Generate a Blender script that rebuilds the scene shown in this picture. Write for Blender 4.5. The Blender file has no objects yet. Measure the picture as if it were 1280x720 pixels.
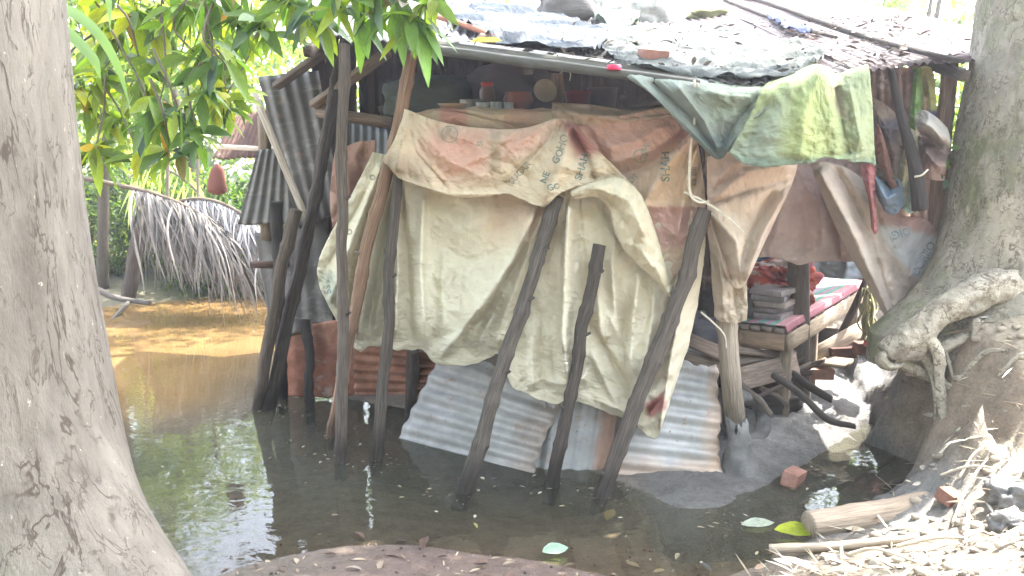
import bpy, math, random
import numpy as np
from mathutils import Vector, Matrix
from mathutils.bvhtree import BVHTree

random.seed(11)
RNG = np.random.default_rng(11)
scene = bpy.context.scene
COL = scene.collection
R = math.radians

# ------------------------------------------------------------------ survey: photo angles -> metres
FPX, PITCH, EYE = 1065.0, R(10), 2.2
CP, SP = math.cos(PITCH), math.sin(PITCH)


def P(px, py, Y):
    """point seen at angle (px,py) that stands Y metres away"""
    px, py, Y = np.asarray(px, float), np.asarray(py, float), np.asarray(Y, float)
    r, t = (px - 640) / FPX, (360 - py) / FPX
    s = Y / (CP + t * SP)
    return np.stack([r * s, Y + 0 * s, EYE + (-SP + t * CP) * s], -1)


def G(px, py, z=0.0):
    """point seen at angle (px,py) lying at height z"""
    r, t = (px - 640) / FPX, (360 - py) / FPX
    s = (z - EYE) / (-SP + t * CP)
    return np.array([r * s, (CP + t * SP) * s, z])


def WALL(px):
    return 6.0 - (px - 420) / 460.0 * 0.5


# ------------------------------------------------------------------ noise
def _h(ix, iy, iz):
    n = (ix.astype(np.int64) * 374761393 + iy.astype(np.int64) * 668265263 + iz.astype(np.int64) * 974634777) & 0xffffffff
    n = ((n ^ (n >> 13)) * 1274126177) & 0xffffffff
    n = ((n ^ (n >> 15)) * 668265263) & 0xffffffff
    return ((n ^ (n >> 16)) & 0xffff) / 65535.0


def vnoise(p):
    p = np.asarray(p, float)
    i = np.floor(p); f = p - i
    f = f * f * (3 - 2 * f)
    i = i.astype(np.int64)
    x, y, z = i[..., 0], i[..., 1], i[..., 2]
    fx, fy, fz = f[..., 0], f[..., 1], f[..., 2]
    r = 0
    for a in (0, 1):
        for b in (0, 1):
            for c in (0, 1):
                w = (fx if a else 1 - fx) * (fy if b else 1 - fy) * (fz if c else 1 - fz)
                r = r + w * _h(x + a, y + b, z + c)
    return r


def fbm(p, o=4, ridged=False):
    p = np.asarray(p, float)
    s, a, t = 0, 1.0, 0
    for k in range(o):
        n = vnoise(p * 2 ** k + 17.3 * k)
        if ridged:
            n = 1 - np.abs(2 * n - 1)
        s = s + a * n; t += a; a *= .5
    return s / t


def n1(x, seed=0.0, o=3):
    x = np.asarray(x, float)
    return fbm(np.stack([x, 0 * x + seed * 3.7, 0 * x + seed * 1.3], -1), o) - .5


def sstep(a, b, x):
    t = np.clip((x - a) / (b - a), 0, 1)
    return t * t * (3 - 2 * t)


# ------------------------------------------------------------------ geometry containers
class Geo:
    def __init__(s):
        s.V, s.F, s.U, s.C, s.n = [], [], [], [], 0

    def add(s, V, F, U=None, C=None):
        V = np.asarray(V, float).reshape(-1, 3)
        k = len(V)
        s.V.append(V)
        s.F.extend([tuple(int(i) + s.n for i in f) for f in F])
        s.U.append(np.zeros((k, 2)) if U is None else np.asarray(U, float).reshape(-1, 2))
        if C is None:
            C = np.ones((k, 3))
        C = np.asarray(C, float)
        if C.ndim == 1:
            C = np.tile(C, (k, 1))
        s.C.append(C)
        s.n += k
        return s


def world_of(o):
    v = np.zeros(3)
    while o is not None:
        v = v + np.array(o.location)
        o = o.parent
    return v


def mk(name, g, mat, parent=None, smooth=True, base=None, solid=0.0, bevel=0.0):
    V = np.concatenate(g.V); U = np.concatenate(g.U); C = np.concatenate(g.C)
    if parent is not None:
        org = world_of(parent); loc = np.zeros(3)
    else:
        org = np.array([V[:, 0].mean(), V[:, 1].mean(), V[:, 2].min()]) if base is None else np.asarray(base, float)
        loc = org
    me = bpy.data.meshes.new(name)
    me.from_pydata((V - org).tolist(), [], g.F)
    me.update()
    li = np.empty(len(me.loops), np.int32); me.loops.foreach_get('vertex_index', li)
    uvl = me.uv_layers.new(name='UVMap')
    uvl.data.foreach_set('uv', U[li].astype(np.float32).ravel())
    ca = me.color_attributes.new('Col', 'FLOAT_COLOR', 'POINT')
    ca.data.foreach_set('color', np.concatenate([C, np.ones((len(C), 1))], 1).astype(np.float32).ravel())
    if smooth:
        me.polygons.foreach_set('use_smooth', np.ones(len(me.polygons), bool))
    me.materials.append(mat)
    o = bpy.data.objects.new(name, me)
    COL.objects.link(o)
    o.location = loc
    o.parent = parent
    if bevel:
        m = o.modifiers.new('bevel', 'BEVEL'); m.width = bevel; m.segments = 2; m.limit_method = 'ANGLE'
    if solid:
        m = o.modifiers.new('thickness', 'SOLIDIFY'); m.thickness = solid; m.offset = 0
    return o


def tag(o, label=None, cat=None, group=None, kind=None):
    if label: o['label'] = label
    if cat: o['category'] = cat
    if group: o['group'] = group
    if kind: o['kind'] = kind
    return o


def thing(name, label, cat, loc, group=None):
    o = bpy.data.objects.new(name, None)
    o.empty_display_size = .1
    COL.objects.link(o)
    o.location = [float(v) for v in loc]
    return tag(o, label, cat, group)


def dup(o, loc, rz=0.0, sc=1.0, label=None, rot=None):
    c = o.copy(); COL.objects.link(c)
    c.location = [float(v) for v in loc]
    c.rotation_euler = (0, 0, rz) if rot is None else rot
    c.scale = (sc, sc, sc)
    if label: c['label'] = label
    for ch in o.children:
        d = ch.copy(); COL.objects.link(d); d.parent = c
        for gc in ch.children:
            e = gc.copy(); COL.objects.link(e); e.parent = d
    return c


# ------------------------------------------------------------------ shape makers
def catmull(pts, m):
    pts = np.asarray(pts, float)
    n = len(pts)
    if n == 2:
        t = np.linspace(0, 1, m)[:, None]
        return pts[0] * (1 - t) + pts[1] * t
    q = np.vstack([2 * pts[0] - pts[1], pts, 2 * pts[-1] - pts[-2]])
    t = np.linspace(0, n - 1 - 1e-9, m)
    i = t.astype(int); f = (t - i)[:, None]
    a, b, c, d = q[i], q[i + 1], q[i + 2], q[i + 3]
    return .5 * (2 * b + (c - a) * f + (2 * a - 5 * b + 4 * c - d) * f ** 2 + (3 * b - a - 3 * c + d) * f ** 3)


def nrm(v):
    return v / np.maximum(np.linalg.norm(v, axis=-1, keepdims=True), 1e-9)


def tube(g, pts, rads, n=12, m=None, rough=.0, rfreq=6.0, seed=0.0, col=None, jag=0.0, knots=0, twist=0.0, close=True):
    pts = np.asarray(pts, float)
    L = np.linalg.norm(np.diff(pts, axis=0), axis=1).sum()
    if m is None:
        m = max(6, int(L / .05))
    c = catmull(pts, m)
    rr = catmull(np.asarray(rads, float)[:, None], m)[:, 0] if len(rads) == len(pts) else np.interp(np.linspace(0, 1, m), np.linspace(0, 1, len(rads)), rads)
    T = nrm(np.gradient(c, axis=0))
    ref = np.array([0, 0, 1.0]) if abs(T[0][2]) < .8 else np.array([1.0, 0, 0])
    N = np.zeros_like(c); B = np.zeros_like(c)
    nv = nrm(ref - T[0] * ref.dot(T[0]))
    for k in range(m):
        nv = nrm(nv - T[k] * nv.dot(T[k]))
        N[k] = nv; B[k] = np.cross(T[k], nv)
    s = np.concatenate([[0], np.cumsum(np.linalg.norm(np.diff(c, axis=0), axis=1))])
    for k in range(knots):
        at = L * (k + .5 + .5 * n1(np.array([k * 1.7]), seed)[0]) / knots
        rr = rr * (1 + .18 * np.exp(-((s - at) / .025) ** 2))
    a = np.linspace(0, 2 * np.pi, n, endpoint=False)[None, :] + twist * s[:, None]
    r = rr[:, None] * np.ones((1, n))
    if rough:
        q = np.stack([np.cos(a) * 1.5 + seed * 9.1, np.sin(a) * 1.5 + seed, (s[:, None] * rfreq) + 0 * a], -1)
        r = r * (1 + rough * (fbm(q, 3) - .5) * 2)
    V = c[:, None] + r[..., None] * (np.cos(a)[..., None] * N[:, None] + np.sin(a)[..., None] * B[:, None])
    if jag:
        V[-1] += T[-1] * (jag * (RNG.random(n)[:, None] - .5) * 2)
    U = np.stack([np.broadcast_to(np.arange(n) / n, (m, n)), np.broadcast_to(s[:, None], (m, n))], -1)
    Fs = []
    for i in range(m - 1):
        for j in range(n):
            k = (j + 1) % n
            Fs.append((i * n + j, i * n + k, (i + 1) * n + k, (i + 1) * n + j))
    V = V.reshape(-1, 3); U = U.reshape(-1, 2)
    if close:
        V = np.vstack([V, c[0], c[-1]]); U = np.vstack([U, [[.5, 0]], [[.5, s[-1]]]])
        k0, k1 = m * n, m * n + 1
        for j in range(n):
            k = (j + 1) % n
            Fs.append((k0, k, j)); Fs.append((k1, (m - 1) * n + j, (m - 1) * n + k))
    g.add(V, Fs, U, col)
    return g


def plank(g, p0, p1, w, t, up=(0, 0, 1), col=None, warp=.006, seed=0.0):
    """sawn board from p0 to p1, width w (across), thickness t (along up)"""
    p0, p1 = np.asarray(p0, float), np.asarray(p1, float)
    d = nrm(p1 - p0); up = np.asarray(up, float)
    up = nrm(up - d * up.dot(d)); sd = np.cross(d, up)
    L = np.linalg.norm(p1 - p0)
    m = max(3, int(L / .12))
    V, U = [], []
    for k in range(m):
        f = k / (m - 1)
        c = p0 + (p1 - p0) * f + up * warp * 2 * n1(np.array([f * 3]), seed)[0] + sd * warp * 2 * n1(np.array([f * 3]), seed + 5)[0]
        ww = w * (1 + .08 * n1(np.array([f * 5]), seed + 2)[0])
        e = .12 * t
        prof = [(-ww / 2 + e, -t / 2), (ww / 2 - e, -t / 2), (ww / 2, -t / 2 + e), (ww / 2, t / 2 - e), (ww / 2 - e, t / 2), (-ww / 2 + e, t / 2), (-ww / 2, t / 2 - e), (-ww / 2, -t / 2 + e)]
        sk = 0
        if k in (0, m - 1):
            sk = .06 * w * (1 if k else -1)
        for j, (a, b) in enumerate(prof):
            V.append(c + sd * a + up * b + d * sk * (a / w) * ((seed * 7) % 3 - 1)); U.append((j / 8, f * L))
    Fs = []
    for k in range(m - 1):
        for j in range(8):
            i = (j + 1) % 8
            Fs.append((k * 8 + j, k * 8 + i, (k + 1) * 8 + i, (k + 1) * 8 + j))
    Fs.append(tuple(range(7, -1, -1))); Fs.append(tuple((m - 1) * 8 + j for j in range(8)))
    g.add(V, Fs, U, col)
    return g


def grid_faces(nu, nv):
    return [(j * nu + i, j * nu + i + 1, (j + 1) * nu + i + 1, (j + 1) * nu + i) for j in range(nv - 1) for i in range(nu - 1)]


def corr(g, c00, c10, c11, c01, pitch=.076, amp=.009, rag=0.0, ragu=0.0, bend=.01, seed=0.0, per=7, colfn=None, nv=26, topcut=None):
    """corrugated sheet; ridges run from edge (c00-c10) to edge (c01-c11)"""
    c00, c10, c11, c01 = [np.asarray(c, float) for c in (c00, c10, c11, c01)]
    W = .5 * (np.linalg.norm(c10 - c00) + np.linalg.norm(c11 - c01)); H_ = .5 * (np.linalg.norm(c01 - c00) + np.linalg.norm(c11 - c10))
    nu = max(12, int(W / pitch * per))
    u, v = np.meshgrid(np.linspace(0, 1, nu), np.linspace(0, 1, nv))
    u0, v0 = u.copy(), v.copy()
    if rag:
        cut = rag / H_ * np.clip(n1(u0[0] * W * 4, seed, 4) * 2.2 + .35 + .8 * np.clip(n1(u0[0] * W * 14, seed + 8, 2), 0, 1), 0, 3)
        v = np.minimum(v, 1 - cut[None, :]) * .15 + (v * (1 - cut[None, :])) * .85
    if ragu:
        cu = ragu / W * np.clip(n1(v0[:, 0] * H_ * 5, seed + 4, 4) * 2.2 + .3, 0, 3)
        u = u * (1 - cu[:, None])
    pos = (c00 * ((1 - u) * (1 - v))[..., None] + c10 * (u * (1 - v))[..., None] + c11 * (u * v)[..., None] + c01 * ((1 - u) * v)[..., None])
    nm = nrm(np.cross(c10 - c00, c01 - c00))
    q = np.stack([u * W * 1.5, v * H_ * 1.5, 0 * u + seed], -1)
    am = amp * (.75 + .5 * fbm(q * 1.3 + 3, 2))
    pos = pos + nm * (am * np.sin(2 * np.pi * u * W / pitch) + bend * 2 * (fbm(q, 3) - .5))[..., None]
    C = np.ones((nv, nu, 3)) if colfn is None else colfn(u0, v0, pos)
    g.add(pos.reshape(-1, 3), grid_faces(nu, nv), np.stack([u0 * W, v0 * H_], -1).reshape(-1, 2), C.reshape(-1, 3))
    return g


def seg_dist(px, py, pts):
    """distance to polyline and position along it (0..1)"""
    best = np.full(px.shape, 1e9); at = np.zeros(px.shape)
    n = len(pts) - 1
    for k in range(n):
        ax, ay = pts[k][:2]; bx, by = pts[k + 1][:2]
        dx, dy = bx - ax, by - ay
        t = np.clip(((px - ax) * dx + (py - ay) * dy) / (dx * dx + dy * dy + 1e-9), 0, 1)
        d = np.hypot(px - ax - t * dx, py - ay - t * dy)
        m = d < best
        best = np.where(m, d, best); at = np.where(m, (k + t) / n, at)
    return best, at


def in_poly(px, py, poly):
    c = np.zeros(px.shape, bool)
    n = len(poly)
    for i in range(n):
        x1, y1 = poly[i]; x2, y2 = poly[(i + 1) % n]
        if y1 == y2: continue
        c ^= ((y1 > py) != (y2 > py)) & (px < (x2 - x1) * (py - y1) / (y2 - y1) + x1)
    return c


def cloth(name, rows, mat, base, folds=(), regions=(), wr=.010, wf=.035, rag=2.0, res=2.1, parent=None, nrand=None, rdir=None, seed=0.0, solid=.003, sag=0.0, stretch=(1, 1), nu=None, nv=None, edges=1.5, pleats=()):
    """hung sheet: rows of (px,py,Y) marks, creases as polylines (points, half width, height towards the viewer)"""
    span = max(np.hypot(np.diff([p[0] for p in r]), np.diff([p[1] for p in r])).sum() for r in rows)
    tall = max(sum(math.hypot(rows[k + 1][min(j, len(rows[k + 1]) - 1)][0] - rows[k][min(j, len(rows[k]) - 1)][0], rows[k + 1][min(j, len(rows[k + 1]) - 1)][1] - rows[k][min(j, len(rows[k]) - 1)][1]) for k in range(len(rows) - 1)) for j in (0, min(len(r) for r in rows) // 2, 50))
    nu = nu or max(12, int(span / res)); nv = nv or max(12, int(tall / res))
    a = np.stack([catmull(r, nu) for r in rows])            # rows x nu x 3
    q = np.stack([catmull(a[:, i], nv) for i in range(nu)], 1)   # nv x nu x 3
    x, y, Y = q[..., 0].copy(), q[..., 1].copy(), q[..., 2].copy()
    uu, vv = np.meshgrid(np.linspace(0, 1, nu), np.linspace(0, 1, nv))
    bot = sstep(.85, 1, vv); x_edge = np.maximum(sstep(.94, 1, uu), sstep(.06, 0, uu))
    y += bot * rag * 2 * n1(x * .06, seed, 4)
    x += x_edge * edges * 2 * n1(y * .06, seed + 3, 4)
    for f in folds:
        pts, w, h = f[0], f[1], f[2]
        d, t = seg_dist(x, y, pts)
        prof = np.exp(-(d / w) ** (f[4] if len(f) > 4 else 1.15))
        tp = f[3] if len(f) > 3 else .25
        ends = sstep(-.02, tp, t) * sstep(1.02, 1 - tp, t) if tp > 0 else 1
        Y -= 1.75 * h * prof * ends
    for pts, wide, sharp, h, side in pleats:       # pleat: slow rise on one side, sharp fall on the other
        d, t = seg_dist(x, y, pts)
        n = len(pts) - 1
        k = np.clip((t * n).astype(int), 0, n - 1); pa = np.array(pts, float)
        ax, ay = pa[k, 0], pa[k, 1]; ex, ey = pa[k + 1, 0] - ax, pa[k + 1, 1] - ay
        sg = (ex * (y - ay) - ey * (x - ax)) * side
        w = np.where(sg > 0, wide, sharp) * (.35 + .65 * np.clip(t * 1.6, 0, 1))
        Y -= h * np.exp(-(d / w) ** 1.25) * sstep(-.03, .10, t) * sstep(1.03, .82, t)
    rr = np.random.default_rng(int(seed * 100) + 5)
    area = (x.max() - x.min()) * (y.max() - y.min())
    for k in range(int(area / 300) if nrand is None else nrand):      # small handling creases
        cx, cy = rr.uniform(x.min(), x.max()), rr.uniform(y.min(), y.max())
        an = rr.normal(1.45, .55) if rr.random() < .62 else rr.uniform(0, 3.14)
        L = rr.uniform(10, 45); bx = rr.normal() * .18 * L
        dx, dy = math.cos(an) * L, math.sin(an) * L
        pts = [(cx - dx, cy - dy), (cx - dy * .1 + bx, cy + dx * .1), (cx + dx, cy + dy)]
        m = (np.abs(x - cx) < L + 14) & (np.abs(y - cy) < L + 14)
        if not m.any(): continue
        d, t = seg_dist(x[m], y[m], pts)
        w = rr.uniform(1.3, 3.6); h = rr.uniform(.004, .010) * (1 if rr.random() < .5 else -1) * (wr / .012)
        Y[m] -= h * np.exp(-(d / w) ** 1.1) * sstep(0, .35, t) * sstep(1, .65, t)
    qn = np.stack([x * wf * stretch[0], y * wf * stretch[1], 0 * x + seed * 5.3], -1)
    wq = np.stack([n1(y * .02, seed + 7), n1(x * .02, seed + 8), 0 * x], -1) * 3
    rg = fbm(qn + wq, 3, True)
    Y -= wr * (rg ** 2 - .36) * 3.2
    Y -= wr * .6 * ((fbm(qn * 3.1 + 40 + wq, 3, True)) ** 2 - .36) * 2.4
    C = np.tile(np.asarray(base, float), (nv, nu, 1))
    wob = 10 * n1((x + 3.3 * y) * .02, seed + 1, 3)
    for reg in regions:
        poly, c, fe = reg[0], np.asarray(reg[1], float), reg[2]
        al = reg[3] if len(reg) > 3 else 1.0
        xx, yy = x + wob * fe / 20, y + wob * fe / 20
        ins = in_poly(xx, yy, poly)
        d, _ = seg_dist(xx, yy, list(poly) + [poly[0]])
        w = al * np.where(ins, sstep(-fe, fe, d), sstep(fe, -fe, d) * 1.0)
        w = np.where(ins, al * sstep(-fe, fe, d), al * (1 - sstep(-fe, fe, d)) * (d < fe))
        C = C * (1 - w[..., None]) + c * w[..., None]
    V = P(x, y, Y)
    g = Geo().add(V.reshape(-1, 3), grid_faces(nu, nv), np.stack([uu * span / 190, vv * tall / 190], -1).reshape(-1, 2), C.reshape(-1, 3))
    o = mk(name, g, mat, parent, True, solid=solid)
    o['_tmp'] = 1; del o['_tmp']
    CLOTH[o.name] = (g, V)
    return o


CLOTH = {}


def lettering(o, txt, px, py, size, ang, mat, squash=1.0, name='printed_lettering', geo=None, off=.004):
    """printed letters laid on a sheet: follow its surface"""
    if geo is None:
        cu = bpy.data.curves.new('letters', 'FONT'); cu.body = txt; cu.size = 1.0; cu.align_x = 'CENTER'; cu.align_y = 'CENTER'
        cu.offset = .03
        t = bpy.data.objects.new('letters', cu); COL.objects.link(t)
        dg = bpy.context.evaluated_depsgraph_get()
        me = bpy.data.meshes.new_from_object(t.evaluated_get(dg))
        bpy.data.objects.remove(t); bpy.data.curves.remove(cu)
        import bmesh
        bm = bmesh.new(); bm.from_mesh(me)
        bmesh.ops.triangulate(bm, faces=bm.faces)
        for _ in range(3):
            ed = [e for e in bm.edges if e.calc_length() > .12]
            if ed: bmesh.ops.subdivide_edges(bm, edges=ed, cuts=1)
            bmesh.ops.triangulate(bm, faces=[f for f in bm.faces if len(f.verts) > 3])
        vs = np.array([v.co[:2] for v in bm.verts]); fs = [[v.index for v in f.verts] for f in bm.faces]
        bm.free(); bpy.data.meshes.remove(me)
    else:
        vs, fs = geo
    g0, _ = CLOTH[o.name]
    V0 = np.concatenate(g0.V)
    bv = BVHTree.FromPolygons([Vector(v) for v in V0], g0.F)
    ca, sa = math.cos(ang), math.sin(ang)
    X = vs[:, 0] * size; Yv = vs[:, 1] * size * squash
    qx = px + X * ca - Yv * sa; qy = py - (X * sa + Yv * ca)
    cam = Vector((0, 0, EYE)); out = []
    ok = []
    for a, b in zip(qx, qy):
        d = Vector(P(a, b, 5.0)) - cam; d.normalize()
        h = bv.ray_cast(cam, d)
        if h[0] is None:
            out.append((0, 0, 0)); ok.append(False)
        else:
            nn = h[1] if h[1].dot(d) < 0 else -h[1]
            out.append(tuple(h[0] + nn * off)); ok.append(True)
    fs = [f for f in fs if all(ok[i] for i in f)]
    used = sorted({i for f in fs for i in f})
    if not used: return None
    mp = {i: k for k, i in enumerate(used)}
    g = Geo().add([out[i] for i in used], [[mp[i] for i in f] for f in fs])
    return mk(name, g, mat, o, False)


def ring_geo(r0, r1, n=28):
    a = np.linspace(0, 2 * np.pi, n, endpoint=False)
    vs = np.vstack([np.stack([np.cos(a) * r0, np.sin(a) * r0], 1), np.stack([np.cos(a) * r1, np.sin(a) * r1], 1)])
    return vs, [[i, (i + 1) % n, n + (i + 1) % n, n + i] for i in range(n)]


def leaves(g, B, D, N, L, Wd, droop=.25, cols=None, st=5, fold=.18, prof=None):
    """batch of leaf blades: base B, direction D, face normal N"""
    B, D, N = np.asarray(B, float), nrm(np.asarray(D, float)), np.asarray(N, float)
    k = len(B)
    N = nrm(N - D * (N * D).sum(1, keepdims=True)); S = np.cross(D, N)
    L = np.broadcast_to(L, (k,)); Wd = np.broadcast_to(Wd, (k,)); droop = np.broadcast_to(droop, (k,))
    f = np.linspace(0, 1, st)
    if prof is None:
        prof = np.interp(f, [0, .12, .45, .75, .92, 1], [.05, .5, 1, .72, .28, .02])
    V = np.zeros((k, st, 3, 3))
    for i in range(st):
        c = B + D * (L * f[i])[:, None] - N * 0
        c = c - np.array([0, 0, 1.0]) * (droop * L * f[i] ** 2)[:, None]
        w = (Wd * .5 * prof[i])[:, None]
        V[:, i, 1] = c
        V[:, i, 0] = c - S * w + N * w * fold * 2
        V[:, i, 2] = c + S * w + N * w * fold * 2
    base = np.arange(k)[:, None] * st * 3
    q = []
    for i in range(st - 1):
        for j in (0, 1):
            q.append([i * 3 + j, i * 3 + j + 1, (i + 1) * 3 + j + 1, (i + 1) * 3 + j])
    q = np.array(q)
    F = (base[:, :, None] + q[None]).reshape(-1, 4)
    U = np.zeros((k, st, 3, 2)); U[..., 0] = np.array([0, .5, 1]); U[..., 1] = f[:, None]
    C = np.ones((k, st, 3, 3)) if cols is None else np.broadcast_to(np.asarray(cols)[:, None, None, :], (k, st, 3, 3))
    g.add(V.reshape(-1, 3), F.tolist(), U.reshape(-1, 2), C.reshape(-1, 3))
    return g


def rand_dirs(k, up=0.0):
    d = RNG.normal(size=(k, 3)); d[:, 2] += up
    return nrm(d)


def leafcols(k, pal, wts=None, jit=.12):
    pal = np.asarray(pal, float)
    i = RNG.choice(len(pal), k, p=wts)
    return pal[i] * (1 + jit * RNG.normal(size=(k, 1)))


def rock(g, c, r, seed=0.0, n=18, rough=.35, flat=.8, col=None, ang=0.0):
    th, ph = np.meshgrid(np.linspace(0, np.pi, n), np.linspace(0, 2 * np.pi, 2 * n, endpoint=False), indexing='ij')
    d = np.stack([np.sin(th) * np.cos(ph), np.sin(th) * np.sin(ph), np.cos(th)], -1)
    k = 1 + rough * 2 * (fbm(d * 1.4 + seed * 7.7 + 20, 4) - .5)
    d2 = np.sign(d) * np.abs(d) ** .8
    r = np.asarray(r, float) * np.ones(3)
    V = d2 * k[..., None] * r
    ca, sa = math.cos(ang), math.sin(ang)
    V = np.stack([V[..., 0] * ca - V[..., 1] * sa, V[..., 0] * sa + V[..., 1] * ca, V[..., 2]], -1) + np.asarray(c, float)
    m = 2 * n
    Fs = [(i * m + j, (i + 1) * m + j, (i + 1) * m + (j + 1) % m, i * m + (j + 1) % m) for i in range(n - 1) for j in range(m)]
    g.add(V.reshape(-1, 3), Fs, np.stack([ph / 6.28, th / 3.14], -1).reshape(-1, 2), col)
    return g


def lathe(g, c, prof, n=24, col=None, axis=None, squash=0.0, seed=0.0):
    """profile of (radius, height) turned round the vertical through c"""
    m = len(prof)
    a = np.linspace(0, 2 * np.pi, n, endpoint=False)
    pr = np.array(prof, float)
    V = np.stack([pr[:, 0][:, None] * np.cos(a), pr[:, 0][:, None] * np.sin(a), np.broadcast_to(pr[:, 1][:, None], (m, n))], -1)
    if axis is not None:
        z = nrm(np.asarray(axis, float)); x = nrm(np.cross(z, [0.3, .2, .9])); y = np.cross(z, x)
        V = V[..., 0:1] * x + V[..., 1:2] * y + V[..., 2:3] * z
    V = V + np.asarray(c, float)
    Fs = [(i * n + j, i * n + (j + 1) % n, (i + 1) * n + (j + 1) % n, (i + 1) * n + j) for i in range(m - 1) for j in range(n)]
    U = np.stack(np.meshgrid(np.arange(n) / n, np.arange(m) / m), -1)
    g.add(V.reshape(-1, 3), Fs, U.reshape(-1, 2), col)
    return g


def brick(g, c, size, rz=0.0, tilt=0.0, seed=0.0, col=None):
    sx, sy, sz = [s / 2 for s in size]
    n = 9
    pts, Fs = [], []
    k = 0
    for ax in range(3):
        for sg in (-1, 1):
            u, v = np.meshgrid(np.linspace(-1, 1, n), np.linspace(-1, 1, n))
            w = np.full_like(u, sg)
            p = [None] * 3
            p[ax] = w; p[(ax + 1) % 3] = u; p[(ax + 2) % 3] = v
            q = np.stack(p, -1).reshape(-1, 3)
            # rounded arrises and chipped corners
            q = q * (1 - .045 * (np.abs(q) ** 8).sum(1, keepdims=True) / 2)
            q = q * np.array([sx, sy, sz])
            q = q * (1 + .10 * (fbm(q * 22 + seed * 5, 3)[:, None] - .5))
            pts.append(q)
            f = grid_faces(n, n)
            Fs += [tuple(i + k for i in (t if sg > 0 else t[::-1])) for t in f]
            k += n * n
    V = np.vstack(pts)
    M_ = np.array(Matrix.Rotation(rz, 3, 'Z') @ Matrix.Rotation(tilt, 3, 'X') @ Matrix.Rotation(tilt * .6, 3, 'Y'))
    g.add(V @ M_.T + np.asarray(c, float), Fs, V[:, :2] * 6, col)
    return g
# ------------------------------------------------------------------ materials
def nt(name):
    m = bpy.data.materials.new(name); m.use_nodes = True
    t = m.node_tree; t.nodes.clear()
    return m, t


def N_(t, ty, **kw):
    n = t.nodes.new(ty)
    for k, v in kw.items():
        if k.startswith('i_'):
            n.inputs[k[2:].replace('_', ' ')].default_value = v
        else:
            setattr(n, k, v)
    return n


def coords(t, coord, stretch, rnd=True):
    tc = N_(t, 'ShaderNodeTexCoord'); mp = N_(t, 'ShaderNodeMapping')
    mp.inputs['Scale'].default_value = stretch
    src = tc.outputs[coord]
    if rnd:
        oi = N_(t, 'ShaderNodeObjectInfo'); mu = N_(t, 'ShaderNodeMath', operation='MULTIPLY'); mu.inputs[1].default_value = 37.0
        t.links.new(oi.outputs['Random'], mu.inputs[0])
        ad = N_(t, 'ShaderNodeVectorMath', operation='ADD')
        t.links.new(src, ad.inputs[0]); t.links.new(mu.outputs[0], ad.inputs[1]); src = ad.outputs[0]
    t.links.new(src, mp.inputs['Vector'])
    return mp.outputs[0]


def noise(t, vec, scale, detail=6, rough=.6, dist=0.0):
    n = N_(t, 'ShaderNodeTexNoise'); n.inputs['Scale'].default_value = scale; n.inputs['Detail'].default_value = detail
    n.inputs['Roughness'].default_value = rough; n.inputs['Distortion'].default_value = dist
    t.links.new(vec, n.inputs['Vector'])
    return n.outputs['Fac']


def ramp(t, fac, stops):
    r = N_(t, 'ShaderNodeValToRGB')
    e = r.color_ramp.elements
    while len(e) < len(stops): e.new(.5)
    for k, (p, c) in enumerate(stops):
        e[k].position = p; e[k].color = (c[0], c[1], c[2], 1)
    t.links.new(fac, r.inputs[0])
    return r.outputs[0]


def mixc(t, a, b, fac, mode='MIX'):
    n = N_(t, 'ShaderNodeMix', data_type='RGBA', blend_type=mode)
    if isinstance(fac, float): n.inputs[0].default_value = fac
    else: t.links.new(fac, n.inputs[0])
    for s, k in ((a, 6), (b, 7)):
        if isinstance(s, tuple): n.inputs[k].default_value = (*s, 1)
        else: t.links.new(s, n.inputs[k])
    return n.outputs[2]


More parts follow.
